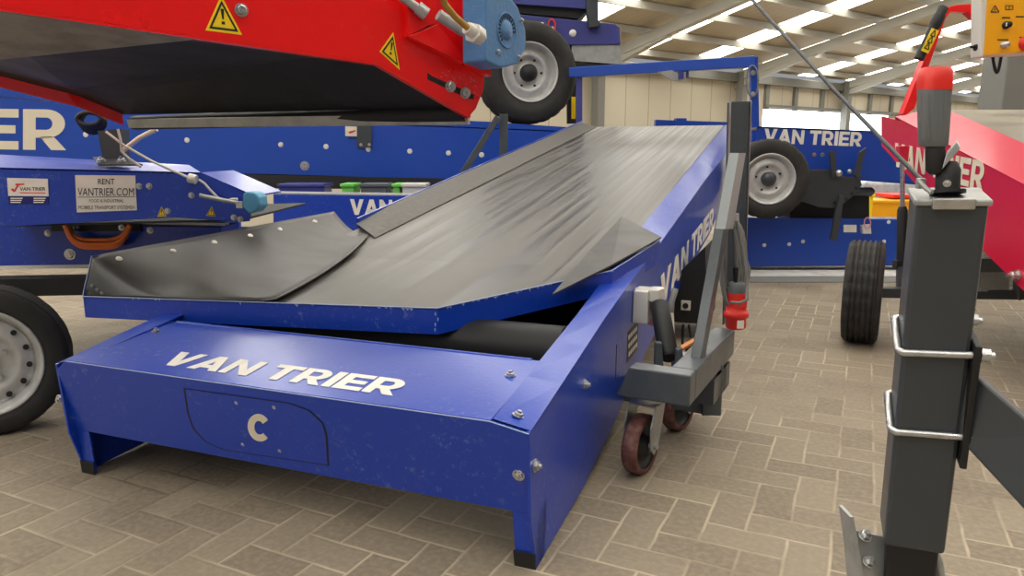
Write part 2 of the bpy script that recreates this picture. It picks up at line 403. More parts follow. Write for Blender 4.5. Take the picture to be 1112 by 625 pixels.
# ================================================================== main conveyor
ya = radians(21); U = Vec((cos(ya), -sin(ya), 0)); V = Vec((sin(ya), cos(ya), 0)); Z = Vec((0, 0, 1))
O = G(583, 616)
def L(u, v, w): return O+U*u+V*v+Z*w
el = radians(8.6); D = V*cos(el)+Z*sin(el); N = U.cross(D)
def bw(v): return .434+.1512*v                       # height of the belt plane
conv = thing('hopper_conveyor', L(-.8, 0, 0), 'large blue conveyor in the middle with hopper tray, front box marked C, rising black belt', 'conveyor')
WU = -1.6
prof_r = [(0, 0), (.46, .02), (.74, .06), (1.0, .11), (1.574, .212), (2.33, .295), (3.1, .383), (3.9, .45), (5.95, .8), (5.95, 1.15), (3.31, .845), (1.85, .652), (.81, .530), (-.06, .389), (-.045, .15)]
for s, u0 in ((1, 0.), (-1, WU)):
    mb = MB().prism([L(u0, v, w) for v, w in prof_r], U*(-.008*s))
    mb.build('side_panel', 'blue', conv)
    inn = [(-.045, .408), (.75, .521), (1.85, .716), (5.95, 1.318)]
    out = [(-.06, .389), (.81, .533), (1.85, .655), (3.31, .848), (5.95, 1.153)]
    # sloping inner strip
    m2 = MB()
    def ip(tab, v):
        for (a0, b0), (a1, b1) in zip(tab, tab[1:]):
            if v <= a1: break
        return b0+(b1-b0)*(v-a0)/(a1-a0)
    q0 = []
    for k in range(25):
        v = -.05+6.0*k/24; q0 += [L(u0-.1*s, v, ip(inn, v)), L(u0, v, ip(out, v)), L(u0-.1*s, v, ip(inn, v)-.006), L(u0, v, ip(out, v)-.006)]
    m2.add(q0, [[4*k+a, 4*k+b, 4*k+4+b, 4*k+4+a] for k in range(24) for a, b in ((0, 1), (1, 3), (3, 2), (2, 0))], False)
    m2.build('sloping_edge_strip', 'blue', conv)
    m3 = MB(); m3.prism([L(u0-.1*s, 5.95, 1.318), L(u0-.1*s, 5.95, 1.0), L(u0, 5.95, .8), L(u0, 5.95, 1.15)], V*.006)
    m3.build('end_plate', 'galv', conv)
# front box
FP0 = L(0, -.06, .389); FD = (L(0, -.01, .15)-FP0).normalized(); FN = U.cross(-FD)   # outward (towards us)
if FN.dot(V) > 0: FN = -FN
def FQ(x, y): return PL(x, y, FP0, FN)
fpts = [L(-.1, -.062, .408), L(0, -.06, .389), L(0, -.012, .155), L(WU, -.012, .155), L(WU, -.055, .37), L(WU+.06, -.062, .408)]
MB().prism(fpts, FN*.006).build('front_panel', 'blue', conv, 'scratched blue front panel', bevel=.002)
top = [L(WU+.06, -.064, .409), L(-.1, -.064, .409), L(-.1, .322, .452), L(WU+.1, .322, .452)]
MB().prism(top, (0, 0, -.006)).build('top_plate', 'blue', conv)
MB().tube([L(WU+.12, .325, .446), L(-.13, .325, .446)], .010, 10).build('rolled_edge', 'blue', conv)
for s, u0 in ((1, 0.), (-1, WU)):
    lg = MB().prism([L(u0, -.012, .155), L(u0-.06*s, -.012, .155), L(u0-.055*s, .0, .0), L(u0, .0, .0)], FN*.006)
    lg.prism([L(u0, .006, .155), L(u0, .0, 0), L(u0, .06, 0), L(u0, .08, .15)], U*(-.008*s))
    ft = MB().prism([L(u0+.001*s, -.012, .045), L(u0-.06*s, -.012, .045), L(u0-.057*s, -.009, .0), L(u0+.001*s, -.009, .0)], FN*.003)
    l_ = lg.build('leg', 'blue', conv); ft.build('foot_tape', 'black', l_, 'black tape on the foot')
# hatch in the front panel
hp = [(201, 420), (316, 436), (338, 444), (353, 458), (357, 472), (359, 504), (244, 487), (224, 478), (211, 464), (205, 447)]
hc = [FQ(*q) for q in hp]; g = sum(hc, Vec((0, 0, 0)))/len(hc)
rim_ = MB(); inn_ = [g+(q-g)*.975 for q in hc]
for i in range(len(hc)):
    j = (i+1) % len(hc); rim_.prism([hc[i]+FN*.006, hc[j]+FN*.006, inn_[j]+FN*.006, inn_[i]+FN*.006], FN*.0008)
hatch = MB().prism([g+(q-g)*.985 for q in hc], FN*.0064).build('hatch_cover', 'blue', conv)
rim_.build('hatch_gap', 'black_print', hatch)
lettering('C', FQ(271, 475)+FN*.0065, FQ(294, 479)-FQ(271, 475), (FQ(271, 446)-FQ(271, 475)), FN).build('letter_c', 'cream', hatch, 'pale letter C')
for x, y in ((258, 436), (299, 441), (265, 481), (305, 488)):
    MB().bolt(FQ(x, y)+FN*.006, FN, .0045, .002).build('screw', 'steel', hatch)
for x, y in ((564, 514), (67, 432)): MB().bolt(FQ(x, y)+FN*.005, FN).build('bolt', 'steel', conv)
for x, y in ((581, 505), (635, 417)): MB().bolt(PL(x, y, O, U), U, .013, .011).build('bolt', 'steel', conv)
MB().bolt(L(-.05, -.005, .406), Vec((.3, 0, .95)), .012).build('bolt', 'steel', conv)
MB().bolt(L(-.15, .2, .438), Z, .012).build('bolt', 'steel', conv); MB().bolt(L(WU+.13, .22, .44), Z, .012).build('bolt', 'steel', conv)
# lettering on the top plate
tn = (top[1]-top[0]).cross(top[3]-top[0]).normalized()
def TQ(x, y): return PL(x, y, top[0], tn)
ta, tb = TQ(170, 395), TQ(430, 427)
tx = U*((tb-ta).dot(U)); ty = (V*1+Z*.112).normalized()
lettering('VAN TRIER', ta+tn*.0005, tx, ty*.1, tn, .0015, shear=.0, gap=.06).build('lettering', 'white', conv, 'white company name on the top plate')
# lettering on the side panel
sp = lambda x, y: PL(x, y, O, U)+U*.0005
A0, A1 = sp(716, 335), sp(774, 246)
hh = Z*.155
lettering('VAN TRIER', A0, A1-A0, hh, U, .0015, gap=.09).build('lettering', 'white', conv, 'white company name along the side panel')
# data plate and slot
q = [sp(682, 352), sp(692, 338), sp(693, 385), sp(682, 402)]
dpz = (PL(693, 350, O, U)-PL(682, 362, O, U)).normalized()
pc = PL(687, 370, O, U)
dp = MB().box(pc, V*.2, Z*.12, U*.002).build('data_plate', 'black_print', conv)
r = MB()
for i in range(3):
    for j in range(5): r.box(pc+U*.0015+V*(-.08+.035*j+.008*i)+Z*(.035-.035*i), V*.026, Z*.018, U*.001)
r.build('data_print', 'white', dp)
MB().box(PL(669, 393, O, U), V*.006, Z*.13, U*.002).build('slot', 'dark_inside', conv)
# belt and pulley
bu0, bu1 = WU+.1, -.1
bm = MB()
def bp(u, v, dz=0): return L(u, v, bw(v)+dz)
nseg = 14
edge = []
vs0 = 1.3
vv = [vs0+(5.75-vs0)*i/nseg for i in range(nseg+1)]
for i in range(nseg): bm.prism([bp(bu0, vv[i]), bp(bu1, vv[i]), bp(bu1, vv[i+1]), bp(bu0, vv[i+1])], N*-.012)
bm.prism([bp(bu0, .5), bp(-.58, .57), bp(-.14, 1.14), bp(bu1, 1.3), bp(bu0, 1.3)], N*-.012)
uvb = lambda p: ((p-O).dot(U), (p-O).dot(V))
belt = bm.build('belt', 'belt', conv, 'scuffed black rubber belt with painted pale reflection streaks', uvf=uvb)
MB().tube([L(bu0, 5.78, bw(5.75)-.075), L(bu1, 5.78, bw(5.75)-.075)], .072, 24).build('end_roller', 'black', conv)
MB().tube([L(bu0+.02, .62, .40), L(bu1-.02, .62, .40)], .085, 24).build('tail_roller', 'black', conv)
un = MB().prism([L(bu0, .5, .30), L(bu1, .5, .30), L(bu1, 5.8, 1.08), L(bu0, 5.8, 1.08)], (0, 0, .01))
un.build('return_belt', 'dark_inside', conv)
# textured strip on the left edge of the belt
MB().prism([bp(WU+.1, 1.53, .03), bp(WU+.30, 1.38, .005), bp(WU+.26, 5.7, .006), bp(WU+.1, 5.7, .05), bp(WU+.1, 1.9, .05)], N*-.004).build('edge_rubber', 'belt_rough', conv, 'rough grey rubber edging', uvf=uvb)
MB().beam(bp(WU+.09, 1.56, .02), bp(WU+.09, 5.8, .03), .012, .06, U).build('rail_lip', 'blue', conv)
# hopper tray
c_ = L(-.526, .5, .538); lf = L(-1.93, .318, .512); d_ = PL(665, 294, L(0, 1.1, bw(1.1)+.02), N)
e_ = L(.03, 1.53, .673); lb = L(-1.93, .375, .66); lw = L(-1.75, 1.695, .733); lwe = bp(-1.36, 1.398, .006)
tray = MB()
dn = -Z*.082; ob = FN*.0
rimp = [lf, c_, d_, e_]
low = [lf+Vec((0, 0, -.08)), c_+Vec((0, 0, -.088)), PL(660, 329, d_, (V+U*-.6).normalized()), L(.012, 1.2, .60)]
low[2] = d_-Z*.085; low[3] = e_-Z*.1
for i in range(3):
    n_ = (rimp[i+1]-rimp[i]).cross(Z).normalized()
    tray.prism([rimp[i], rimp[i+1], low[i+1], low[i]], -n_*.006)
    # inward turned lip
    tray.prism([rimp[i]+Z*.001, rimp[i+1]+Z*.001, rimp[i+1]-n_*.014+Z*.001, rimp[i]-n_*.014+Z*.001], (0, 0, -.005))
tray.prism([lf, lb, lb+U*.006, lf+U*.006], V*.006)
lbb = lb; 
tray.prism([lf, lf-Z*.08, lb-Z*.225+V*.02, lb], U*.006)
tray.prism([lb, lw, lw-Z*.16, lb-Z*.225], U*.006)
tray_o = tray.build('tray_rim', 'blue', conv, 'blue tray rim with chipped edges')
# floor of the tray nose under the rubber
nf = MB().prism([lf-Z*.012+U*.02+V*.01, c_-Z*.012+V*.01, d_-Z*.012-U*.012, bp(-.12, 1.3, -.004), bp(bu0, 1.3, -.004), bp(-1.75, 1.2, -.004)], (0, 0, -.006))
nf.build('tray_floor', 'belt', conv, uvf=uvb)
ew = mat('edge_wear_highlight', lin(170, 185, 215), .45)
for pth in ([lf+Z*.002, c_+Z*.002, d_+Z*.002, e_+Z*.002], [lb+Z*.001, lf+Z*.001]):
    MB().tube([p-V*.002 for p in pth], .0022, 6).build('worn_highlight_edge', ew, tray_o)
MB().tube([fpts[5]+FN*.006, fpts[0]+FN*.006, fpts[1]+FN*.006], .0016, 6).build('worn_highlight_edge', ew, conv)  # highlight along the front panel crease, painted as a pale tube
# chips along the rim
ch = MB()
n1 = (c_-lf).cross(Z).normalized(); n2 = (d_-c_).cross(Z).normalized()
if n1.dot(V) > 0: n1 = -n1
if n2.dot(V) > 0: n2 = -n2
for i in range(44):
    t = random.random(); a, b, nn = ((lf, c_, n1) if i < 14 else (c_, d_, n2)); p = a.lerp(b, t); dd = (b-a).normalized()
    s1 = random.uniform(.004, .02); ch.prism([p+nn*.0003, p+dd*s1+nn*.0003, p+dd*s1*.7-Z*random.uniform(.003, .011)+nn*.0003, p+dd*s1*.1-Z*.002+nn*.0003], nn*.0006)
for k in range(4):
    p = c_-Z*(.012+.018*k)+(c_-lf).normalized()*random.uniform(-.012, .002); ch.prism([p+n1*.001, p+U*.004+n1*.001, p+U*.003-Z*.012+n1*.001, p-Z*.01+n1*.001], n1*.001)
ch.build('paint_chip', mat('chip', lin(170, 190, 225), .6), tray_o)['kind'] = 'stuff'
# left rubber wing: sheet from the raised edge down to the belt, with folds
kf = lf.lerp(c_, .555)+V*.012+Z*.004
def bez(pts, t):
    pts = [Vec(p) for p in pts]
    while len(pts) > 1: pts = [pts[i].lerp(pts[i+1], t) for i in range(len(pts)-1)]
    return pts[0]
nu, nv = 30, 16; wing = MB(); vs = []
for i in range(nu+1):
    t = i/nu
    a = (lf+Z*.004+U*.006).lerp(lb, min(1, t/.14)) if t < .14 else lb.lerp(lw, (t-.14)/.86)
    b = (lf+V*.012+Z*.003).lerp(kf, min(1, t/.42)) if t < .42 else bez([kf, kf.lerp(lwe, .5)+U*.10-V*.02, lwe], (t-.42)/.58)
    for j in range(nv+1):
        s = j/nv; p = a.lerp(b, s)
        sag = sin(pi*s)*(-.030)*min(1, t*4)+.014*sin(pi*s)*math.exp(-((t-.5+.25*s)/.05)**2)+.01*sin(pi*s)*math.exp(-((t-.22-.15*s)/.07)**2)
        vs.append(p+Z*sag+U*.004)
fs = [[i*(nv+1)+j, (i+1)*(nv+1)+j, (i+1)*(nv+1)+j+1, i*(nv+1)+j+1] for i in range(nu) for j in range(nv)]
wing.add(vs, fs, True)
wo = wing.build('rubber_flap', 'flap', conv, 'wide black rubber flap riveted along its top edge', uvf=uvb)
so = wo.modifiers.new('s', 'SOLIDIFY'); so.thickness = .006; so.offset = 0
edge_pts = [vs[i*(nv+1)+nv] for i in range(int(nu*.42), nu+1)]
MB().tube([p+Z*.002 for p in edge_pts], .004, 6).build('flap_edge', 'cable_grey', wo)
# rivets near the top edge
def wv(t, s):
    i = min(nu-1, int(t*nu)); j = int(s*nv); return vs[i*(nv+1)+j].lerp(vs[(i+1)*(nv+1)+j], t*nu-i)
for t in (.19, .34, .47, .6, .72, .88):
    p = wv(t, .14); nn = Vec((.55, -.3, .75)).normalized()
    MB().lathe([(1e-4, .006), (.009, .005), (.013, .001), (.013, -.002)], p+nn*.004, nn, 14).build('rivet', 'white', wo)
for t, s in ((.05, .25), (.05, .5), (.05, .8)):
    p = wv(t, s); nn = Vec((.5, -.5, .7)).normalized(); MB().lathe([(1e-4, .005), (.007, .004), (.009, 0)], p+nn*.003, nn, 10).build('rivet', 'cable_grey', wo)
# right rubber wing
rf_ = [PL(675, 241, bp(-.1, 1.8), N), PL(718, 262, e_, N), PL(664, 293, d_, N)+Z*.004, PL(600, 324, c_, N)+Z*.0, PL(641, 276, bp(0, 1.5), N)]
q0 = [p+Z*.010 for p in rf_]; q0[0] += Z*.012; q0[1] += Z*.004; q0[4] += Z*.002
fw_ = MB(); fw_.add(q0, [[0, 1, 2], [0, 2, 4], [4, 2, 3]], False)
fo_ = fw_.build('rubber_flap', 'flap', conv, 'small black rubber flap in the right corner of the tray', uvf=uvb)
so = fo_.modifiers.new('s', 'SOLIDIFY'); so.thickness = .006
MB().lathe([(1e-4, .005), (.009, .004), (.012, 0)], PL(677, 252, q0[0]-Z*.004, N), N, 12).build('rivet', 'white', fo_)
MB().lathe([(1e-4, .005), (.007, .004), (.009, 0)], PL(701, 264, q0[1], N), N, 12).build('rivet', 'white', fo_)
# ---- carriage frame with castors
yc = radians(28); CU = Vec((cos(yc), -sin(yc), 0)); CV = Vec((sin(yc), cos(yc), 0))
K = G(750, 408, .385)
def Cc(u, v, w): return Vec((K.x, K.y, 0))+CU*u+CV*v+Z*w
cf = MB()
LB = (G(797, 357, .385)-K).dot(CV)
xl = Cc(-.235, .0, .385)
cf.prism([Cc(0, 0, .385), Cc(-.195, 0, .385), Cc(-.235, 0, .285), Cc(0, 0, .285)], CV*.07)      # front cross bar
cf.beam(Cc(-.04, .0695, .335), Cc(-.04, LB, .335), .08, .1)                  # right side bar
cf.beam(Cc(-1.75, LB-.2, .16), Cc(-.04, LB-.2, .16), .07, .1); cf.beam(Cc(-.04, LB-.2, .3), Cc(-.04, LB-.2, .11), .07, .08)
frame = cf.build('carriage_frame', 'grey_frame', conv, 'dark grey carriage frame', bevel=.005)
for q in (.42, LB*.72): MB().box(Cc(-.05, q, .235), CU*.11, CV*.2, Z*.09).build('fork_pocket', 'post_grey', frame)
def castor(uu, vv_, turn, wr=.1):
    c = Cc(uu, vv_, 0); ax = Vec((cos(turn), sin(turn), 0)); fw = Vec((-ax.y, ax.x, 0))
    b = MB(); b.box(c+Z*.277, CU*.15, CV*.11, Z*.010); b.lathe([(.045, .235), (.052, .245), (.052, .262), (.03, .273)], c, Z, 24)
    b.box(c+Z*.233, ax*.095, fw*.075, Z*.008)
    hubc = c-fw*.04+Z*wr
    for sg in (-1, 1):
        q = c+ax*(.044*sg)
        b.prism([q+Z*.233-fw*.04, q+Z*.233+fw*.04, q+Z*.17+fw*.02, hubc+ax*(.044*sg)+fw*.03-Z*.01, hubc+ax*(.044*sg)-Z*.028, hubc+ax*(.044*sg)-fw*.028, q+Z*.17-fw*.07], ax*.005*sg)
    b.cyl(hubc-ax*.06, hubc+ax*.06, .009, 10)
    bo = b.build('castor_bracket', 'galv', conv)
    w = MB(); w.lathe([(wr*.8, -.024), (wr*.95, -.026), (wr, -.018), (wr, .018), (wr*.95, .026), (wr*.8, .024)], hubc, ax, 40)
    w.build('castor_tread', 'tread_brown', bo, 'worn brown castor tread')
    w2 = MB(); w2.lathe([(wr*.82, -.022), (wr*.8, -.008), (wr*.35, -.006), (wr*.3, -.03), (wr*.1, -.03)], hubc, ax, 28)
    w2.lathe([(wr*.82, .022), (wr*.8, .008), (wr*.35, .006), (wr*.3, .03), (wr*.1, .03)], hubc, ax, 28)
    w2.build('castor_wheel', 'black', bo)
    for a, b_ in ((-1, -1), (1, -1), (1, 1)): MB().bolt(c+Z*.281+CU*.05*a+CV*.04*b_, Z, .009, .007).build('castor_bolt', 'steel', bo)
cq = G(697, 511)-Vec((K.x, K.y, 0)); castor(cq.dot(CU)-.0, cq.dot(CV)+.03, radians(-34))
castor(-.16, LB*.85, radians(-40))
# ---- struts, mast, cylinder
st = MB()
pf = PL(756, 392, Cc(-.03, 0, 0), CU)
SP = Cc(-.035, 0, 0)
st.beam(PL(757, 393, SP, CU), PL(789, 215, SP, CU), .035, .06, CU)
st.build('inclined_strut', 'grey_frame', conv, bevel=.004)
mast = MB()
mt = PL(805, 110, Cc(-.03, 0, 0), CU)
mbase = PL(798, 352, Cc(-.03, 0, 0), CU)
ax_ = (mt-mbase)
mast.beam(mbase, mt, .07, .006, CU); mast.beam(mbase+CU*.035+Vec((0, .02, 0)), mt+CU*.035+Vec((0, .02, 0)), .006, .06, CU); mast.beam(mbase-CU*.035+Vec((0, .02, 0)), mt-CU*.035+Vec((0, .02, 0)), .006, .06, CU)
mast.build('mast', 'grey_frame', conv, 'tall grey channel post')
cvp = MB(); cvp.prism([PL(792, 166, Cc(.01, 0, 0), CU), PL(800, 166, Cc(.01, 0, 0), CU), PL(786, 248, Cc(.01, 0, 0), CU), PL(777, 248, Cc(.01, 0, 0), CU)], CU*.03); cvp.build('pale_cover', mat('pale_grey', lin(140, 146, 148), .5), conv)
cy_ = MB(); c0 = P(716, 330, 2.75); c1 = P(726, 386, 2.55)
cy_.tube([c0, c0.lerp(c1, .06), c1, c1+(c1-c0).normalized()*.012], [.03, .036, .036, .025], 24)
cy_.build('hydraulic_cylinder', 'black', conv)
MB().tube([P(712, 322, 2.78), P(716, 332, 2.75)], .012, 10).build('cylinder_eye', 'brass', conv)
lug = MB(); lug.prism([P(712, 372, 2.52), P(719, 372, 2.52), P(721, 402, 2.5), P(711, 402, 2.5)], (0, .03, 0)); lug.prism([P(735, 380, 2.46), P(741, 377, 2.46), P(744, 406, 2.44), P(734, 405, 2.44)], (0, .03, 0))
lug.build('cylinder_lug', 'grey_frame', conv, bevel=.003)
MB().beam(P(738, 379, 2.55), P(755, 369, 2.75), .02, .01).build('orange_strip', 'wood_orange', conv, 'small orange strip')
# dark control cabinet under the body, with socket
CBp = L(0, 2.45, 0)
def CB(x, y, o=0): return PL(x, y, CBp-V*o, V)
cab = MB().prism([CB(*q) for q in ((724, 349), (728, 330), (733, 300), (766, 268), (768, 352))], V*.45)
cabo = cab.build('control_cabinet', 'black', conv, bevel=.004)
sk0 = CB(745, 331)
MB().box(sk0-V*.01, U*.052, Z*.055, V*.02).build('socket', 'plastic_white', cabo, bevel=.004)
MB().cyl(sk0-V*.02, sk0-V*.028, .016, 20).build('socket_hole', 'black', cabo)
MB().tube([P(733, 315, 2.95), P(729, 328, 2.9), P(728, 342, 2.88)], .014, 10).build('conduit', 'cable_grey', conv)
MB().tube([P(728, 340, 2.88), P(729, 362, 2.85)], .014, 10).build('conduit_sleeve', 'plastic_white', conv)
for a in ([(742, 352), (741, 372), (745, 380), (752, 372), (757, 366)], [(748, 352), (750, 366), (760, 360)]):
    MB().tube([P(x, y, 3.0) for x, y in a], .006, 8).build('hose', 'black', conv)
MB().tube([P(762, 380, 2.62), P(757, 385, 2.5)], .010, 10).build('red_end', 'pink', conv)
# white socket housing on the side
wc = PL(690, 330, O, U)
wh = MB(); wh.box(wc+U*.03, V*.11, Z*.13, U*.06); wh.box(wc+U*.05-V*.02+Z*.045, V*.03, Z*.05, U*.1)
who = wh.build('plug_holder', 'plastic_white', conv, 'white plastic plug holder', bevel=.006)
pa = wc+U*.075+V*.035
MB().tube([pa+Z*.065, pa+Z*.03, pa-Z*.035, pa-Z*.055], [.03, .036, .034, .026], 20).build('plug_body', 'plastic_white', who)
MB().tube([pa-Z*.055, pa-Z*.085], [.027, .025], 20).build('plug_ring', 'pink', who)
# guard frame over the discharge end
gv = 6.05
gl = P(619, 79, 7.75); gr = P(820, 67, 7.05); gf = MB()
gf.beam(gl, gr, .08, .10); gfo = gf.build('guard_frame', 'blue_far', conv, 'blue tube frame above the discharge end', bevel=.006)
MB().beam(gr+Vec((-.02, 0, .04)), P(820, 156, 7.05), .07, .05, (1, 0, 0)).build('upright', 'blue_far', gfo)
MB().beam(P(629, 80, 7.72), P(629, 137, 7.72), .06, .05, (1, 0, 0)).build('upright', 'blue_violet', gfo)
MB().bolt(P(818, 79, 7.0), (0, -1, 0), .018).build('bolt', 'steel', gfo); MB().bolt(P(818, 102, 7.0), (0, -1, 0), .018).build('bolt', 'steel', gfo)
wr_ = MB(); wr_.tube([P(817+6.5*sin(t*2*pi/16), 88-17*cos(t*2*pi/16), 6.98) for t in range(17)], .008, 6); wr_.build('wire_loop', 'cable_grey', gfo)
gk = MB(); gk.prism([P(715, 78, 7.3), P(730, 76, 7.3), P(742, 84, 7.3), P(737, 88, 7.3), P(728, 86, 7.3)], (0, .05, 0)); gk.build('bracket', 'galv', gfo)
gk = MB(); gk.prism([P(737, 76, 7.28), P(748, 76, 7.28), P(748, 84, 7.28), P(737, 86, 7.28)], (0, .04, 0)); gk.build('clamp', 'blue_violet', gfo)
MB().beam(P(743.5, 78, 7.25), P(743.5, 90, 7.25), .02, .02, (1, 0, 0)).build('clamp_screw', 'steel', gfo)

# ---- coiled power cable with red plug
pc0 = P(795, 235, 3.55)
cable = thing('power_cable', Vec((pc0.x, pc0.y, .5)), 'coiled grey power cable hanging on the conveyor mast with its red industrial plug', 'cable')
cm = MB()
for i in range(8):
    dx = i*2.6; yb = 300+random.uniform(-6, 34); Y = 2.60+.012*i
    pts = []
    for t in range(25):
        a = 2*pi*t/24; pts.append(P(793+dx*.35+(9+i*1.1)*sin(a)*(1.0 if cos(a) < 0 else .75)-i*.3, (240+yb)/2-(yb-240)/2*cos(a), Y+.01*cos(a)))
    cm.tube(pts, .0072, 8)
cm.tube([P(800, 240, 2.59), P(806, 270, 2.58), P(811, 300, 2.57), P(811, 325, 2.53), P(803, 329, 2.51), P(793, 328, 2.52)], .006, 8)
cm.build('cable_coil', 'cable_grey', cable)
MB().tube([P(797, 232, 2.62), P(797, 246, 2.62)], .018, 10).build('hook', 'galv', cable)
pt, pb = P(800, 306, 2.6), P(799, 356, 2.6); dd = pb-pt
pg = MB(); pg.tube([pt+dd*a for a in (.22, .28, .5, .62, .64, .74, .76, .97, 1.)], [.034, .036, .035, .037, .044, .045, .037, .037, .032], 24)
pgo = pg.build('plug', 'plug_red', cable, 'red industrial plug')
MB().tube([pt, pt+dd*.04, pt+dd*.14, pt+dd*.22], [.024, .031, .033, .035], 20).build('plug_collar', 'plastic_grey', pgo)
MB().tube([P(799, 290, 2.6), pt], .011, 8).build('cable_end', 'black', pgo)
MB().box(P(807, 326, 2.58), (.02, 0, 0), (0, .03, 0), (0, 0, .05)).build('plug_latch', 'plug_red', pgo)
MB().box(P(804, 352, 2.565), (.025, 0, 0), (0, .004, 0), (0, 0, .03)).build('plug_label', 'white', pgo)

# ================================================================== red conveyor overhead, left
RA, RB = P(0, 8, 1.75), P(410, 68, 2.2); rd = Vec((RB.x-RA.x, RB.y-RA.y, 0)).normalized(); RN = Vec((rd.y, -rd.x, 0))
def RP(x, y, o=0.): return PL(x, y, RA+RN*o, RN)
red = thing('overhead_conveyor', P(250, 60, 2.3), 'bright red conveyor overhead at upper left with black belt underside and yellow warning stickers', 'conveyor')
rp = [RP(*q) for q in ((-70, -2), (410, 68), (510, 126), (517, 118), (525, 98), (526, 86), (518, -60), (-70, -110))]
MB().prism(rp, -RN*.006).build('side_panel', 'red', red, bevel=.002)
fl_ = MB(); fl_.prism([RP(-70, -2), RP(410, 68), RP(410, 68)-RN*.03, RP(-70, -2)-RN*.03], (0, 0, -.006)); fl_.prism([RP(410, 68), RP(510, 126), RP(510, 126)-RN*.03, RP(410, 68)-RN*.03], (0, 0, -.006))
fl_.build('bottom_flange', 'red', red)
f0, f1, f2 = P(-60, 80, 2.95), P(84, 116, 3.1), P(134, 136, 3.2)
MB().prism([f0, f1, f2, f2+Z*.4, f1+Z*.55, f0+Z*.6], RN*.008).build('side_panel', 'red', red)
n0, n1_, n2_ = RP(-70, -2, -.01), RP(410, 68, -.01), RP(508, 124, -.01)
ub = MB()
ub.prism([n0+Z*.02, n1_+Z*.015, f1+Z*.045, f0+Z*.045], (0, 0, .012)); ub.prism([n1_+Z*.015, n2_+Z*.02, f2+Z*.045, f1+Z*.045], (0, 0, .012))
ub.build('belt_underside', 'black', red, uvf=lambda p: (p.x, p.y))
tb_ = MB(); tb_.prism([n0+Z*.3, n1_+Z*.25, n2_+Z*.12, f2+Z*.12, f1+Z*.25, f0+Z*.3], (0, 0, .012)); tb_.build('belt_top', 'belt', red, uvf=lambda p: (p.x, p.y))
zc = n0.z
bel = MB(); bel.prism([RP(-70, 1, -.012)-Z*.004, RP(215, 41, -.012)-Z*.004, P(0, 64, 2.3), P(-70, 72, 2.2)], (0, 0, .004)); bel.build('belly_plate', mat('belly', lin(140, 134, 122), .5, dirt=lin(84, 78, 70), dirt_amt=.7, scale=9), red)
MB().tube([f2+Z*.01+Vec((.05, 0, 0)), RP(506, 122, -.04)], .03, 16).build('end_roller', 'black', red)
MB().beam(P(140, 134, 3.12), RP(509, 129, -.03), .012, .035, (0, 1, .2)).build('scraper_bar', 'galv', red, 'worn metal scraper bar')
for x, y, r_ in ((262, 11, .013),): 
    MB().bolt(RP(x, y), RN, r_, .014).build('bolt', 'steel', red)
warning(red, RP(223, 33), RP(263, 38), RP(240, -5), RN); warning(red, RP(412, 56), RP(434, 76), RP(427, 35), RN)
sl = MB().prism([RP(464, 79), RP(470, 83), RP(515, 103), RP(514, 108), RP(506, 106), RP(464, 86)], RN*.001); sl.build('adjuster_slot', 'dark_inside', red)
for x, y in ((489, 94), (505, 101)): MB().bolt(RP(x, y, .001), RN, .013, .014).build('bolt', 'steel', red)
br = MB(); br.prism([RP(438, 41), RP(528, 84), RP(528, 73), RP(500, 65), RP(470, 28)], RN*.035); br.prism([RP(438, 41), RP(470, 25), RP(468, -40), RP(440, -40)], RN*.03)
br.build('motor_bracket', 'red', red, bevel=.002)
MB().tube([RP(430, -8, .04), RP(455, 10, .045)], .013, 14).tube([RP(453, 8, .045), RP(463, 16, .05)], .02, 6).build('pipe_nipple', 'galv', red)
# worn patches round the adjuster
wp = MB()
for i in range(46):
    x = random.uniform(478, 519); y = 70+(x-478)*.45+random.uniform(-2, 15); s = random.uniform(.4, 1.5)
    wp.prism([RP(x, y, .0005), RP(x+s*1.6, y+s*.6, .0005), RP(x+s, y+s, .0005)], RN*.0004)
wp.build('worn_paint', mat('worn', lin(222, 170, 160), .6), red)['kind'] = 'stuff'
# gear motor
e1 = Vec((.55, .83, 0)); e2 = Vec((-.83, .55, 0)); mc = P(527, 30, 2.2); mn = Vec((.83, -.55, 0))
def MP(x, y, o=0): return PL(x, y, mc+mn*o, mn)
oc = [MP(*q) for q in ((527, -22), (548, -12), (563, 8), (571, 32), (572, 50), (563, 69), (545, 74), (527, 66))]
mo = MB().prism(oc, -mn*.085).build('gear_motor', 'motor', red, 'light blue gear motor', bevel=.006)
fan = MB()
cen = MP(550, 33); 
for k in range(22):
    a = 2*pi*k/22; d = (e1*cos(a)+Z*sin(a)); s_ = (e1*-sin(a)+Z*cos(a)); 
    if k % 22 < 15: fan.prism([cen+d*.034-s_*.0025+mn*.001, cen+d*.045-s_*.0025+mn*.001, cen+d*.045+s_*.0025+mn*.001, cen+d*.034+s_*.0025+mn*.001], mn*.0008)
fan.build('fan_slot', 'dark_inside', mo)
MB().lathe([(.052, -.001), (.052, .003), (.048, .003), (.048, -.001)], cen, mn, 36).lathe([(.03, -.001), (.028, .004), (1e-4, .004)], cen, mn, 28).build('fan_ring', 'motor', mo)
for x, y in ((566, 22), (541, 56), (563, 62)): MB().bolt(MP(x, y), mn, .006, .006).build('screw', 'steel', mo)
bx = MB(); bx.prism([MP(527, -30, -.086), MP(527, 66, -.086), MP(520, 60, -.16), MP(505, 40, -.16), MP(500, -30, -.16)], e1*.09); bx.build('motor_flange', 'post_grey', mo)
MB().tube([P(478, -10, 2.0), P(484, 6, 2.02), P(495, 19, 2.05), P(510, 32, 2.09)], .009, 12).build('braided_cable', 'brass', red, 'brass coloured braided cable')
MB().tube([P(507, 30, 2.085), P(513, 35, 2.1)], .018, 8).tube([P(513, 35, 2.1), P(521, 40, 2.13)], [.028, .026], 6).build('cable_gland', 'plastic_white', red)
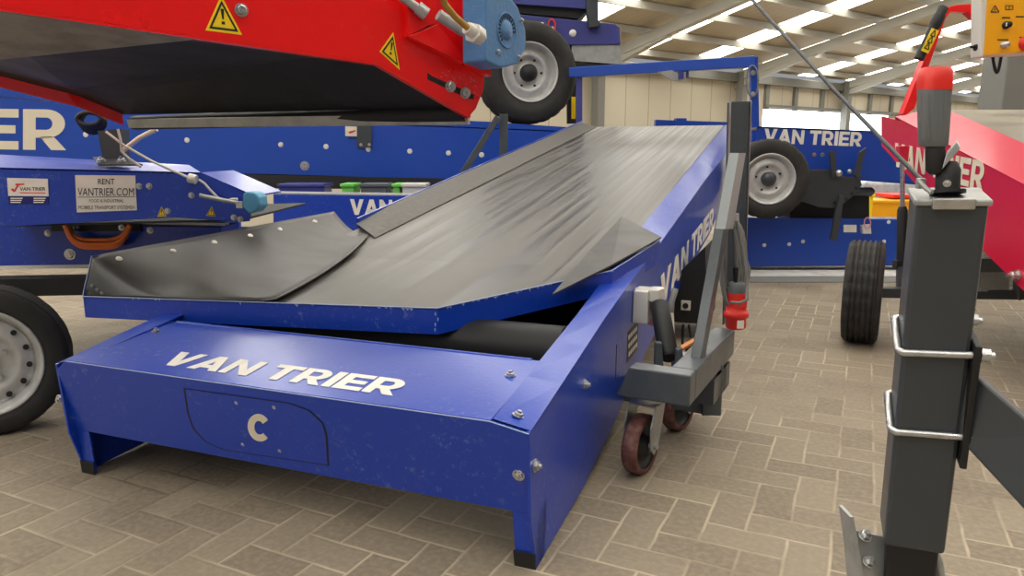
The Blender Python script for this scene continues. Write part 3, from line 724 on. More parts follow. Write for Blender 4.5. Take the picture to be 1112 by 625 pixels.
MB().tube([P(476, 16, 2.16), P(503, 34, 2.2)], .016, 14).build('shaft', 'galv', red)
# cable coil and dark stalk below the red conveyor's far corner belong to the lettered arm

# ================================================================== left conveyor with RENT plate
AY = 3.4
arm = thing('rental_conveyor', Vec((-1.9, 3.6, 0)), 'blue conveyor at left carrying the white rent plate, orange hose and a silver-rimmed trailer wheel', 'conveyor')
ap = [P(*q, AY) for q in ((-30, 181), (218, 187), (276, 212), (273, 226), (271, 240), (262, 241), (190, 236), (-30, 248))]
MB().prism(ap, (0, .008, 0)).build('side_panel', 'blue', arm, bevel=.002)
MB().prism([P(-30, 181, AY), P(218, 187, AY), P(205, 179, 3.75), P(-30, 166, 3.75)], (0, 0, -.008)).build('top_plate', 'blue', arm)
MB().prism([P(218, 187, AY), P(276, 212, AY), P(276, 212, AY)+Vec((0, .4, 0)), P(218, 187, AY)+Vec((0, .4, 0))], (0, 0, -.008)).build('sloping_plate', 'blue', arm)
MB().prism([P(-30, 247, AY+.01), P(262, 240, AY+.01), P(262, 240, AY+.01)+Vec((0, 1.1, 0)), P(-30, 247, AY+.01)+Vec((0, 1.1, 0))], (0, 0, .01)).build('belt_underside', 'dark_inside', arm)
AN = Vec((0, -1, 0))
sg = MB().prism([P(82, 190, AY), P(147, 190.5, AY), P(149, 228, AY), P(84, 230.5, AY)], AN*.004).build('rent_plate', 'white', arm, 'white plate reading RENT VANTRIER.COM')
def st_(txt, x0, y0, x1, y1, m='black_print', par=None, Y=AY, bold=0., o=.005):
    a = P(x0, y1, Y); X = P(x1, y1, Y)-a; Yv = P(x0, y0, Y)-a
    small_text(txt, a, X, Yv, AN, o, bold).build('printed_text', m, par)
st_('RENT', 107, 194, 125, 200, par=sg, bold=.01); st_('VANTRIER.COM', 85, 204, 146, 212.5, par=sg)
st_('FOOD & INDUSTRIAL', 97.5, 216, 135, 219.5, par=sg); st_('MOBIELE TRANSPORT SYSTEMEN', 86, 223, 147, 227, par=sg)
MB().prism([P(85, 213.6, AY), P(147, 213.2, AY), P(147, 213.8, AY), P(85, 214.2, AY)], AN*.005).build('printed_line', 'black_print', sg)
s2 = MB().prism([P(8, 193, AY), P(52, 194, AY), P(53, 213, AY), P(9.5, 212.5, AY)], AN*.003).build('logo_sticker', 'white', arm, 'white and dark blue company sticker')
MB().prism([P(9.5, 213, AY), P(53, 213.5, AY), P(53, 221.5, AY), P(10, 221, AY)], AN*.003).build('sticker_lower_half', mat('navy', lin(18, 18, 110), .5), s2)
st_('VAN TRIER', 22, 203, 50, 207, par=s2, bold=.01, m='black_print', o=.004); st_('SORTING & BELTS', 22, 208.2, 50, 210.5, par=s2, m='plug_red', o=.004) if False else None
lr = MB(); lr.prism([P(12, 205, AY), P(15, 204.5, AY), P(16, 206.5, AY), P(19, 201, AY), P(17, 200.7, AY), P(17.5, 199.2, AY), P(27, 199, AY), P(27, 200.5, AY), P(21, 201, AY), P(17, 208, AY), P(15, 208, AY)], AN*.004); lr.prism([P(22, 208.6, AY), P(50, 208.8, AY), P(50, 209.8, AY), P(22, 209.6, AY)], AN*.004)
lr.build('red_logo_mark', 'plug_red', s2)
for x0 in (12, 37):
    wl_ = MB()
    for k in range(3): wl_.prism([P(x0, 214.6+k*2.2, AY), P(x0+13-k, 214.6+k*2.2, AY), P(x0+13-k, 215.7+k*2.2, AY), P(x0, 215.7+k*2.2, AY)], AN*.004)
    wl_.build('white_print_line', 'white', s2)
warning(arm, P(171, 235, AY), P(181, 235, AY), P(175.5, 224, AY), AN); warning(arm, P(224, 234, AY), P(234, 235, AY), P(230, 224, AY), AN)
for x, y in ((151, 202), (162, 202), (182, 229), (208, 212), (254, 236), (261, 238)): MB().bolt(P(x, y, AY), AN, .011, .008).build('bolt', 'steel', arm)
# stalk with foot plate
sk_ = MB(); sk_.prism([P(101, 172, 3.55), P(128, 172, 3.55), P(155, 180, 3.45), P(107, 180, 3.45)], (0, 0, .008)); sk_.prism([P(106, 142, 3.52), P(131, 140, 3.52), P(132, 176, 3.52), P(112, 176, 3.52)], (0, .08, 0))
sko = sk_.build('stalk', 'post_grey', arm, 'dark grey stalk bolted on top'); 
for x, y in ((110, 175), (132, 175)): MB().bolt(P(x, y, 3.48), Vec((0, -.4, 1)), .016, .014).build('bolt', 'steel', sko)
cc_ = MB()
for i in range(5): cc_.tube([P(97+13*cos(a*pi/8)+i, 129+(7+i*1.2)*sin(a*pi/8)+i*.8, 3.6+.01*i) for a in range(17)], .012, 8)
cc_.build('cable_coil', 'black', arm)
MB().tube([P(134, 163, 3.5), P(151, 150, 3.5), P(170, 140, 3.5)], .012, 10).build('rod', 'cream', arm)
for pth in ([(115, 143), (135, 158), (165, 175), (203, 192)], [(128, 140), (131, 152), (132, 164), (140, 172), (153, 181)], [(216, 195), (222, 199), (228, 206), (236, 214), (243, 219), (252, 216), (258, 216)]):
    MB().tube([P(x, y, AY-.03) for x, y in pth], .006, 8).build('thin_cable', 'cable_white', arm)
MB().tube([P(205, 193, AY-.02), P(213, 195, AY-.02)], .022, 12).build('cable_gland', 'plastic_white', arm)
MB().tube([P(217, 212, AY-.04), P(241, 217, AY-.04), P(262, 221, AY-.04)], .010, 12).build('push_rod', 'galv', arm)
mt_ = MB(); mt_.prism([P(*q, AY-.06) for q in ((263, 211), (266, 208), (276, 209), (281, 214), (282, 224), (277, 230), (270, 232), (263, 225))], (.01, .09, 0)); mt_.build('small_motor', 'motor_teal', arm, bevel=.008)
MB().box(P(261, 222, AY-.05), (.03, 0, 0), (0, .03, 0), (0, 0, .03)).build('rod_end', 'steel', arm)
# chassis
CY_ = 3.75
chs = MB(); chs.prism([P(*q, CY_) for q in ((-30, 243), (240, 246), (240, 290), (-30, 292))], (0, .25, 0)); cho = chs.build('chassis_beam', 'blue', arm, bevel=.004)
MB().prism([P(*q, CY_-.004) for q in ((-30, 289), (240, 285), (240, 288), (-30, 292.5))], (0, .02, 0)).build('white_lower_edge', 'white', cho)
MB().prism([P(*q, CY_-.01) for q in ((130, 240), (244, 242), (244, 245), (130, 242.5))], (0, .06, 0)).build('galvanised_strip', 'galv', cho)
ax = MB(); ax.beam(P(-30, 311, CY_-.05), P(240, 306, CY_-.05), .12, .09); ax.beam(Vec((-1.93, 2.72, .27)), P(-10, 312, CY_), .06, .08); ax.build('axle', 'black', arm)
for x, y in ((52, 253), (163, 250), (76, 276)): MB().bolt(P(x, y, CY_), AN, .013 if y < 260 else .022, .009).build('bolt', 'steel', cho)
hb_ = MB(); hb_.prism([P(*q, CY_-.02) for q in ((55, 245), (152, 243), (153, 251), (56, 251))], (0, .02, 0)); hbo = hb_.build('hose_bracket', 'black', arm)
for x in (83, 132): MB().bolt(P(x, 247, CY_-.02), AN, .012, .01).build('bolt', 'steel', hbo)
for i in range(5):
    w = 4-i*.6
    MB().tube([P(70+i*.6+(72-i*1.0)*t/14, 244+(25-i*2.2)*(1-((t/14-.5)*2)**4)**.8, CY_-.06-.012*(i % 3)) for t in range(15)], .0105, 8).build('orange_hose', 'hose', arm)
wheel(arm, Vec((-1.985, 2.62, .285)), Vec((.42, -.9, 0)), .285, .165, .197, tread=False)

# ================================================================== rear conveyor with big letters, behind
BY = 7.6
rear = thing('lettered_conveyor', P(300, 200, BY+.5).xy.to_3d(), 'long blue conveyor behind the rent plate with large pale letters ER and bolts', 'conveyor')
bpnts = ((-60, 84), (300, 122), (530, 132), (616, 138), (616, 199), (500, 195), (300, 189), (-60, 184))
MB().prism([P(*q, BY) for q in bpnts], (0, .008, 0)).build('side_panel', 'blue_far', rear)
MB().prism([P(-60, 186, BY), P(612, 199, BY), P(612, 199, BY)+Vec((0, 1.2, 0)), P(-60, 186, BY)+Vec((0, 1.2, 0))], (0, 0, .01)).build('underside', 'dark_inside', rear)
MB().prism([P(-60, 184, BY+1.2), P(600, 199, BY+1.2), P(600, 139, BY+1.2), P(300, 125, BY+1.2), P(-60, 90, BY+1.2)], (0, .008, 0)).build('side_panel', 'blue_far', rear)
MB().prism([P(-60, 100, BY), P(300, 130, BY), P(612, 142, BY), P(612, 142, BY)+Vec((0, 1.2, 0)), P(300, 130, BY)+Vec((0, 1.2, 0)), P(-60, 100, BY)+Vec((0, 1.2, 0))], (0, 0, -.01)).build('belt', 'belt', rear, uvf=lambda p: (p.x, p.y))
a = P(-330, 158, BY-.002); b = P(72, 163, BY-.002)
# only the last letters fall inside the photo: the name runs off to the left
lettering('VAN TRIER', a, b-a, P(18, 119, BY)-P(18, 163, BY), AN, .002, gap=.09).build('lettering', 'cream', rear, 'large pale letters')
for x, y in ((93, 146), (203, 152), (305, 157), (354, 159), (400, 162), (445, 164), (487, 166), (523, 168)): MB().bolt(P(x, y, BY), AN, .02, .008).build('bolt', 'white', rear)
MB().bolt(P(331, 180, BY), AN, .036, .01).build('bolt', 'steel', rear)
bk = MB().prism([P(*q, BY) for q in ((388, 131), (404, 131), (404, 160), (388, 160))], AN*.02).build('bracket', 'post_grey', rear)
for x in (392, 401): MB().bolt(P(x, 157, BY-.02), AN, .012, .006).build('bolt', 'steel', bk)
s3 = MB().prism([P(*q, BY) for q in ((375, 137), (398, 137.5), (398, 148), (375, 147.5))], AN*.002).build('logo_sticker', 'cream', rear)
MB().prism([P(*q, BY-.002) for q in ((378, 149), (396, 149.5), (396, 151), (378, 150.5))], AN*.002).build('sticker_base', 'black_print', s3)
MB().prism([P(*q, BY-.002) for q in ((378, 143), (386, 141), (386, 142.5), (380, 145))], AN*.002).build('sticker_mark', 'plug_red', s3)
MB().prism([P(*q, BY-.03) for q in ((200, 188), (590, 196), (590, 206), (200, 204))], (0, .5, 0)).build('gap_shade_block', 'dark_inside', rear)  # dark block added to paint the shade in the gap below the conveyor
# low lettered beam under it
low_ = thing('low_lettered_beam', P(400, 250, 5.6).xy.to_3d(), 'low blue conveyor beam further back with white letters VAN just above the big hopper', 'conveyor')
LY = 6.4
MB().prism([P(*q, LY) for q in ((236, 210), (505, 213.4), (505, 286), (236, 290))], (0, .3, 0)).build('chassis_beam', 'blue', low_, bevel=.004)
a = P(380, 233, LY-.002); b = P(492, 235, LY-.002)
lettering('VAN TRIER', a, b-a, P(380, 216, LY)-P(380, 233, LY), AN, .002, shear=.0, gap=.08).build('lettering', 'white', low_, 'white letters')
MB().prism([P(*q, LY-.003) for q in ((262, 210), (297, 210.5), (297, 246), (262, 246))], AN*.003).build('white_board', 'cream', low_, 'cream board')
MB().prism([P(*q, LY-.006) for q in ((280, 222.6), (294, 223), (294, 225), (280, 224.8))], AN*.02).build('handle', 'black', low_)
MB().prism([P(*q, LY) for q in ((262, 209), (505, 212.4), (505, 213.4), (262, 210))], (0, .3, 0)).build('galvanised_edge', 'galv', low_)
# things glimpsed in the slot
for i, (x0, x1, m_, nm, ct, lb_) in enumerate(((371, 384, 'green', 'green_crate', 'crate', 'wider bright green crate glimpsed in the slot above the letters VAN'), (427, 434, 'green', 'green_crate', 'crate', 'narrow bright green crate glimpsed in the slot right of the wider green one'),
                       (392, 420, 'plastic_grey', 'grey_case', 'case', 'grey case glimpsed between the two green crates'), (437, 462, 'plastic_white', 'pale_case', 'case', 'pale case at the right end of the slot under the conveyor'), (303, 352, 'blue_violet', 'blue_case', 'case', 'long dull blue case at the left of the slot under the conveyor'))):
    b0 = P(x0, 213, 7.0); b1 = P(x1, 202, 7.0); cr = thing(nm, Vec(((b0.x+b1.x)/2, 7.1, 0)), lb_, ct)
    MB().prism([Vec((b0.x, 7.0, 0)), Vec((b1.x, 7.0, 0)), Vec((b1.x, 7.0, b1.z)), Vec((b0.x, 7.0, b1.z))], (0, .3, 0)).build('crate_body', m_, cr, bevel=.01)
    MB().box(Vec(((b0.x+b1.x)/2, 7.15, b1.z+.008)), Vec((b1.x-b0.x+.02, 0, 0)), (0, .33, 0), (0, 0, .03)).build('crate_rim', m_, cr, bevel=.005)
# grey A-frame prop
prop = thing('steel_prop', Vec((P(547, 180, 6.95).x, 6.95, 0)), 'grey galvanised steel prop with a slanting brace behind the belt, under the raised wheel', 'prop')
tp = P(547, 124, 6.95)
MB().beam(Vec((tp.x, 6.95, 0)), tp, .08, .08, (1, 0, 0)).build('post', 'grey_frame', prop, bevel=.003)
MB().beam(P(541, 127, 6.88), P(470, 240, 6.88), .06, .05, (1, 0, 0)).build('brace', 'grey_frame', prop, bevel=.003)

# ================================================================== stacked violet conveyor, top centre
SY = 8.4
stk = thing('stacked_conveyor', P(600, 135, SY).xy.to_3d()+Vec((0, 0, 1.2)), 'violet-blue conveyor stacked high at top centre with a big knobbly tyre', 'conveyor')
MB().prism([P(*q, SY) for q in ((500, 8), (567, 16), (668, 26), (673, 30), (674, 48), (604, 49), (500, 49))], (0, .25, 0)).build('chassis_beam', 'blue_violet', stk, bevel=.006)
MB().prism([P(*q, SY+.02) for q in ((621, 47), (673, 49), (676, 70), (621, 66))], (0, .3, 0)).build('galvanised_box', 'galv', stk)
MB().prism([P(*q, SY+.03) for q in ((600, 48), (622, 47), (622, 68), (676, 71), (676, 76), (600, 76))], (0, .3, 0)).build('axle_carrier', 'black', stk)
MB().prism([P(*q, SY-.05) for q in ((480, -60), (640, -60), (640, 10), (557, 4), (480, -4))], (0, .3, 0)).build('upper_beam', 'blue_violet', stk, bevel=.004)
MB().prism([P(*q, SY-.0) for q in ((500, 0), (640, 10), (628, 20), (500, 8))], (0, .5, 0)).build('gap_filler', 'dark_inside', stk)
MB().prism([P(*q, SY-.1) for q in ((636, -30), (649, -30), (650, 22), (652, 22), (652, 28), (640, 30), (637, 12))], (0, .12, 0)).build('hinge_bracket', 'post_grey', stk, bevel=.003)
for x, y in ((588, 28), (622, 36)): MB().lathe([(1e-4, .02), (.028, .016), (.04, 0)], P(x, y, SY), AN, 16).build('button_bolt', 'white', stk)
so_ = MB().prism([P(*q, SY) for q in ((593, 30), (601, 29), (602, 38), (594, 38))], AN*.03).build('socket', 'plastic_white', stk)
MB().tube([P(595+4*cos(a*pi/8)+4, 29+8*sin(a*pi/8), SY-.03) for a in range(17)], .01, 8).build('red_cap_loop', 'plug_red', so_)
wheel(stk, P(571, 80, 7.85), Vec((.28, -.96, .0)), .520, .34, .292, holes=0, hub='black', lugs=6)
MB().cyl(P(571, 80, 7.9), P(571, 78, 8.45), .05, 12).build('axle', 'black', stk)
bs = MB().prism([P(*q, 8.3) for q in ((616, 84), (626, 84), (626, 134), (616, 134))], (0, .1, 0)).build('black_post', 'black', stk)
MB().prism([P(*q, 8.295) for q in ((620.5, 105), (625, 105), (625, 129), (620.5, 129))], AN*.004).build('yellow_label', 'yellow', bs)
bb = thing('blue_beam', P(760, 135, 9).xy.to_3d(), 'low blue tube lying beyond the top end of the belt', 'conveyor')
bb_ = MB().beam(P(711, 134, 8.4), P(800, 137, 8.4), .1, .08); bb_.build('tube', 'blue_far', bb); MB().beam(P(733, 134, 8.38), P(744, 134, 8.38), .13, .11).build('sleeve', 'blue_far', bb)

# ================================================================== right rear conveyor
QY = 6.35
rr_ = thing('wheeled_conveyor', Vec((P(880, 200, QY).x, QY, 0)), 'blue conveyor at right rear, white company name above a grey plate and wheel', 'conveyor')
MB().prism([P(*q, QY) for q in ((822, 137), (949, 142), (962, 152), (1004, 201), (935, 196), (862, 190), (822, 187))], (0, .01, 0)).build('side_panel', 'blue_far', rr_)
MB().prism([P(*q, QY) for q in ((822, 138), (949, 142.5), (960, 152))]+[p+Vec((0, .5, 0)) for p in (P(960, 152, QY), P(949, 142.5, QY), P(822, 138, QY))], (0, 0, -.01)).build('belt', 'belt_far', rr_, uvf=lambda p: (p.x, p.y))
MB().prism([P(822, 188, QY), P(935, 196, QY), P(1004, 201, QY), P(1004, 201, QY)+Vec((0, .5, 0)), P(822, 188, QY)+Vec((0, .5, 0))], (0, 0, .01)).build('underside', 'dark_inside', rr_)
a = P(829, 155, QY-.002); b = P(935, 159, QY-.002)
lettering('VAN TRIER', a, b-a, P(829, 140, QY)-P(829, 155.5, QY), AN, .002, shear=.1, gap=.08).build('lettering', 'white', rr_, 'white company name')
gp = MB().prism([P(*q, QY-.06) for q in ((848, 184), (903, 184), (905, 190), (934, 193), (936, 201), (925, 214), (909, 226), (890, 225), (858, 214), (848, 212))], (0, .03, 0)).build('undercarriage_plate', 'post_grey', rr_, 'dark grey undercarriage plate', bevel=.003)
for x, y in ((907, 220), (919, 216), (925, 210), (930, 204)): MB().cyl(P(x, y, QY-.061), P(x, y, QY-.066), .015, 14).build('hole', 'dark_inside', gp)
for x, y, r_ in ((911, 188, .03), (922, 186, .02)): MB().lathe([(1e-4, .02), (r_*.8, .018), (r_, 0)], P(x, y, QY-.06), AN, 16).build('round_bolt', 'steel', gp)
for x in (884, 893): MB().bolt(P(x, 168, QY), AN, .014, .007).build('bolt', 'steel', rr_)
ar = MB(); ar.prism([P(*q, QY-.1) for q in ((901, 164), (908, 164), (908, 192), (904, 192))], (0, .03, 0)); ar.prism([P(*q, QY-.12) for q in ((934, 165), (941, 160), (934, 188), (937, 192), (931, 194), (928, 190))], (0, .03, 0)); ar.prism([P(*q, QY-.14) for q in ((912, 212), (916, 212), (914, 235), (909, 262), (902, 260), (907, 233))], (0, .03, 0))
ar.build('lever', 'post_grey', rr_, bevel=.002)
MB().tube([P(925, 208, QY+.1), P(946, 208, QY+.1), P(949, 208, QY+.1)], [.04, .04, .02], 14).build('round_bar', 'post_grey', rr_)
MB().prism([P(*q, QY+.15) for q in ((858, 212), (944, 205), (944, 240), (858, 240))], (0, .3, 0)).build('cross_member', 'dark_inside', rr_)
lb3 = MB().prism([P(*q, QY+.1) for q in ((811, 236), (985, 238), (985, 288), (811, 289.5))], (0, .25, 0)).build('chassis_beam', 'blue_far', rr_, bevel=.004)
for x, y in ((830, 266), (857, 265), (872, 262), (960, 262), (965, 241)): MB().bolt(P(x, y, QY+.1), AN, .013, .006).build('bolt', 'white', lb3)
s4 = MB().prism([P(*q, QY+.1) for q in ((916, 244), (930, 244), (930, 252), (916, 252))], AN*.003).build('sticker', 'white', lb3)
MB().prism([P(*q, QY+.1) for q in ((934, 244), (943, 243), (944, 253), (935, 253))], AN*.04).build('socket', 'plastic_white', lb3)
MB().tube([P(942+3.5*cos(a*pi/8), 242+6*sin(a*pi/8), QY+.04) for a in range(17)], .005, 8).build('red_loop', 'pink', lb3)
wheel(rr_, P(833, 194, 6.1), Vec((-.12, -1, 0)), .328, .19, .2, holes=0, hub='post_grey', lugs=5)
MB().cyl(P(833, 194, 6.1), P(833, 194, 6.5), .03, 12).build('axle', 'black', rr_)
# stores beyond
for nm, lb_, ct, x0, x1, y0, y1, Y, m_ in (
    ('yellow_crate', 'orange-yellow crate standing beyond the right rear conveyor, left of the gas strut', 'crate', 941, 1002, 218, 236, 9.0, 'orange'),
    ('red_crate', 'low red crate on the yellow one, seen beside the gas strut', 'crate', 970, 1000, 212, 218, 9.1, 'plug_red'),
    ('yellow_post', 'short yellow guard post beside the grey undercarriage arm', 'post', 942, 949, 211, 236, 8.6, 'yellow')):
    b0 = P(x0, y1, Y); b1 = P(x1, y0, Y); base = b0.z if nm == 'red_crate' else 0.
    base += .03 if base else 0
    cr = thing(nm, Vec(((b0.x+b1.x)/2, Y+.2, base)), lb_, ct)
    MB().prism([Vec((b0.x, Y, base)), Vec((b1.x, Y, base)), Vec((b1.x, Y, b1.z)), Vec((b0.x, Y, b1.z))], (0, .5 if nm != 'yellow_post' else .1, 0)).build('crate_body', m_, cr, bevel=.01)
    MB().box(Vec(((b0.x+b1.x)/2, Y+(.25 if nm != 'yellow_post' else .05), b1.z-.01)), Vec((b1.x-b0.x+.03, 0, 0)), (0, .53 if nm != 'yellow_post' else .13, 0), (0, 0, .04)).build('crate_rim', m_, cr, bevel=.008)
sc_ = thing('wrapped_bundle', Vec((P(960, 200, 9.8).x, 10, 0)), 'pale bluish wrapped bundle of goods beyond the crates', 'bundle')
b0 = P(936, 236, 9.8); b1 = P(1012, 197, 9.8); k = MB()
k.box(Vec(((b0.x+b1.x)/2, 10.1, b1.z/2)), Vec((b1.x-b0.x, 0, 0)), (0, .6, 0), (0, 0, b1.z)); k.build('wrapped_goods', 'sack', sc_, bevel=.04)
MB().box(Vec(((b0.x+b1.x)/2, 10.1, .07)), Vec((b1.x-b0.x+.1, 0, 0)), (0, .7, 0), (0, 0, .12)).build('pallet', 'cream', sc_)

# ================================================================== red conveyor, right
XR = Vec((2.29, 3.2, 0)); cd_ = Vec((.05, 1, 0)).normalized(); CN = Vec((-cd_.y, cd_.x, 0))   # outward, to the left
def CP(x, y, o=0.): return PL(x, y, XR+CN*o, CN)
rc = thing('crimson_conveyor', Vec((2.6, 4.0, 0)), 'crimson conveyor at the right edge with dusty grey belt, white letters and towing wheel', 'conveyor')
MB().prism([CP(*q) for q in ((957, 126), (957, 158), (990, 195), (1112, 316), (1150, 352), (1150, 220), (1112, 200), (1035, 160), (985, 133))], -CN*.008).build('side_panel', 'crimson', rc)
def crease(y): return CP(1112, 200).z+(y-CP(1112, 200).y)*(CP(985, 133).z-CP(1112, 200).z)/(CP(985, 133).y-CP(1112, 200).y)
y0_, y1_ = 2.2, CP(985, 133).y+.15
def cpt(Y, off, dz): 
    p = XR+cd_*((Y-3.2)/cd_.y); return Vec((p.x, p.y, 0))-CN*off+Vec((0, 0, crease(Y)+dz))
MB().prism([cpt(y0_, 0, 0), cpt(y1_, 0, 0), cpt(y1_, .26, .06), cpt(y0_, .26, .06)], (0, 0, -.006)).build('sloping_edge_strip', 'crimson', rc)
MB().prism([cpt(y0_, .26, .04), cpt(y1_, .26, .04), cpt(y1_, 1.6, .04), cpt(y0_, 1.6, .04)], (0, 0, -.012)).build('belt', 'belt_far', rc, 'dusty grey belt', uvf=lambda p: (p.x, p.y))
MB().prism([cpt(y0_, 1.6, .06), cpt(y1_, 1.6, .06), cpt(y1_, 1.86, .0), cpt(y0_, 1.86, .0)], (0, 0, -.006)).build('sloping_edge_strip', 'crimson', rc)
MB().prism([cpt(y0_, 1.86, 0), cpt(y1_, 1.86, 0), cpt(y1_, 1.86, -.35), cpt(y0_, 1.86, -.35)], CN*.008).build('side_panel', 'crimson', rc)
MB().prism([cpt(y1_, 0, 0), cpt(y1_, 1.86, 0), cpt(y1_, 1.86, -.2), cpt(y1_, 0, -.2)], (0, .008, 0)).build('end_plate', 'crimson', rc)
a = CP(970, 180, .002); b = CP(1067, 207, .002)
lettering('VAN TRIER', a, b-a, Z*.14, CN, .002, gap=.09).build('lettering', 'cream', rc, 'pale company name')
cr_ = MB(); cr_.beam(P(1112, 287, 3.7)+Vec((-.35, 0, 0)), P(1112, 287, 3.7)+Vec((1.5, 0, 0)), .08, .07)
axl = Vec((1.98, 3.97, .29))
cr_.beam(P(955, 317, 4.02), P(1112, 322, 3.9)+Vec((1.2, 0, 0)), .07, .055)
cr_.beam(P(1112, 287, 3.7), P(1112, 318, 3.85), .08, .08, (1, 0, 0)); cr_.beam(cpt(4.3, .9, -.02), Vec((3.1, 4.2, .3)), .08, .08)
cr_.build('axle_frame', 'post_grey', rc, bevel=.004)
MB().prism([P(*q, 3.95) for q in ((1057, 294), (1096, 294), (1096, 317), (1057, 316))], (0, .2, 0)).build('grey_box', 'galv', rc)
MB().bolt(CP(1105, 299), CN, .02, .03).build('bolt', 'steel', rc)
wheel(rc, Vec((1.965, 3.97, .285)), Vec((-.885, .465, 0)), .285, .19, .18)
# gas strut
gs = MB(); gs.tube([P(980, 176, 4.2), P(980, 226, 4.2)], .013, 12); gso = gs.build('gas_strut_rod', 'steel', rc)
MB().tube([P(980, 224, 4.2), P(980, 228, 4.2), P(979, 282, 4.2), P(979, 284, 4.2)], [.02, .028, .028, .03], 14).build('gas_strut_body', 'black', rc)
MB().box(P(978, 287, 4.2), (.07, 0, 0), (0, .05, 0), (0, 0, .05)).build('strut_foot', 'black', rc)
MB().beam(P(978, 288, 4.2), P(978, 318, 4.05), .04, .03, (1, 0, 0)).build('strut_link', 'post_grey', rc)
MB().box(P(979.5, 167, 4.2), (.055, 0, 0), (0, .05, 0), (0, 0, .09)).build('strut_bracket', 'crimson', rc, bevel=.004)
# bent red arm with black lever
ra_ = MB(); arY = 3.75
ra_.prism([P(*q, arY) for q in ((984, 125), (993, 118), (1027, 20), (1033, 12), (1050, 13), (1058, 20), (1063, 22), (1063, 4), (1038, 5), (1024, 9), (1016, 24), (1003, 66), (980, 124))], (0, .045, 0)); 
ra_.build('bent_arm', 'red', rc, 'bent red arm', bevel=.003)
lv0, lv1 = P(1025, 7, arY-.06), P(998, 64, arY-.06); dl = lv1-lv0
lvo = MB().tube([lv0, lv0+dl*.03, lv0+dl*.14, lv0+dl*.17, lv0+dl*.36, lv0+dl*.42, lv0+dl*1.], [.018, .025, .023, .028, .028, .022, .023], 16).build('lever_handle', 'black', rc, 'black lever handle')
for_ = (P(1000, 40, 3)-P(1000, 40, 4)); sn = Vec((0, -1, 0)); sd_ = dl.cross(sn).normalized()*.019
q0_ = [lv0+dl*.45-sd_, lv0+dl*.45+sd_, lv0+dl*.88+sd_, lv0+dl*.88-sd_]
lbl = MB().prism([p+sn*.022 for p in q0_], sn*.003).build('yellow_label', 'yellow', lvo)
lk = MB(); 
for t in (.52, .64, .76):
    c = lv0+dl*t+sn*.026; d1 = dl.normalized()*.015; s1 = sd_.normalized()*.011
    for aa, bb2 in (((-1, -1), (1, -1)), ((1, -1), (0, 1)), ((0, 1), (-1, -1))):
        lk.tube([c+s1*aa[0]+d1*-aa[1], c+s1*bb2[0]+d1*-bb2[1]], .0025, 5)
lk.build('label_symbol', 'black_print', lbl)

# ---- yellow control box
KY = 3.5
kb = thing('control_box', P(1090, 62, KY), 'yellow-fronted control box with knobs at the top right corner, fixed beside the crimson conveyor', 'control box')
MB().prism([P(*q, KY) for q in ((1066, -8), (1135, -12), (1135, 58), (1065, 62))], (0, .08, 0)).build('housing', 'plastic_white', kb, bevel=.006)
pn = MB().prism([P(*q, KY) for q in ((1072, -4), (1130, -8), (1130, 55), (1068, 60))], AN*.004).build('front_plate', 'orange', kb, 'yellow front plate')
tri = MB(); A_, B_, C_ = P(1076, 13, KY-.005), P(1085, 13, KY-.005), P(1080.5, 6, KY-.005)
for a, b in ((A_, B_), (B_, C_), (C_, A_)): tri.tube([a, b], .0022, 5)
tri.tube([P(1080.5, 9, KY-.005), P(1080.5, 11.5, KY-.005)], .002, 5)
for a, b in (((1092, 6), (1100, 6)), ((1100, 6), (1100, 10.5)), ((1100, 10.5), (1092, 10.5)), ((1092, 10.5), (1092, 6)), ((1096, 6.5), (1096, 11))): tri.tube([P(*a, KY-.005), P(*b, KY-.005)], .0016, 5)
tri.build('printed_symbol', 'black_print', pn)
lt = MB()
for x0, x1, y in ((1088, 1097, 18.5), (1103, 1112, 17.5), (1083, 1095, 42.5), (1107, 1118, 40)): lt.prism([P(x0, y, KY-.005), P(x1, y, KY-.005), P(x1, y+1.3, KY-.005), P(x0, y+1.3, KY-.005)], AN*.0006)
lt.build('printed_line', 'black_print', pn)
def knob(x, y, r_, m_):
    c = P(x, y, KY-.004); o = MB().lathe([(r_*1.25, 0), (r_*1.25, .006), (r_, .006), (r_*.9, .03), (1e-4, .03)], c, AN, 20).build('knob', m_, pn); return o
kn = knob(1092, 27.5, .014, 'black'); MB().box(P(1093, 26.5, KY-.036), (.004, 0, 0), (0, .004, 0), (0, 0, .016)).build('knob_pointer', 'white', kn)
knob(1090, 49, .013, 'steel'); knob(1114, 47, .028, 'plug_red')
MB().tube([P(1064, 51, KY+.04), P(1059, 51, KY+.04)], .018, 12).tube([P(1060, 51, KY+.04), P(1054, 51, KY+.04)], .006, 8).build('side_switch', 'black', kb)
MB().tube([P(1078+9*(t/10), 62+17*sin(pi*t/10), KY+.04) for t in range(11)], .007, 8).build('cable_loop', 'black', kb)
MB().beam(P(1060, 12, KY+.17), P(1110, 12, KY+.12), .05, .05).build('mounting_bar', 'crimson', kb)

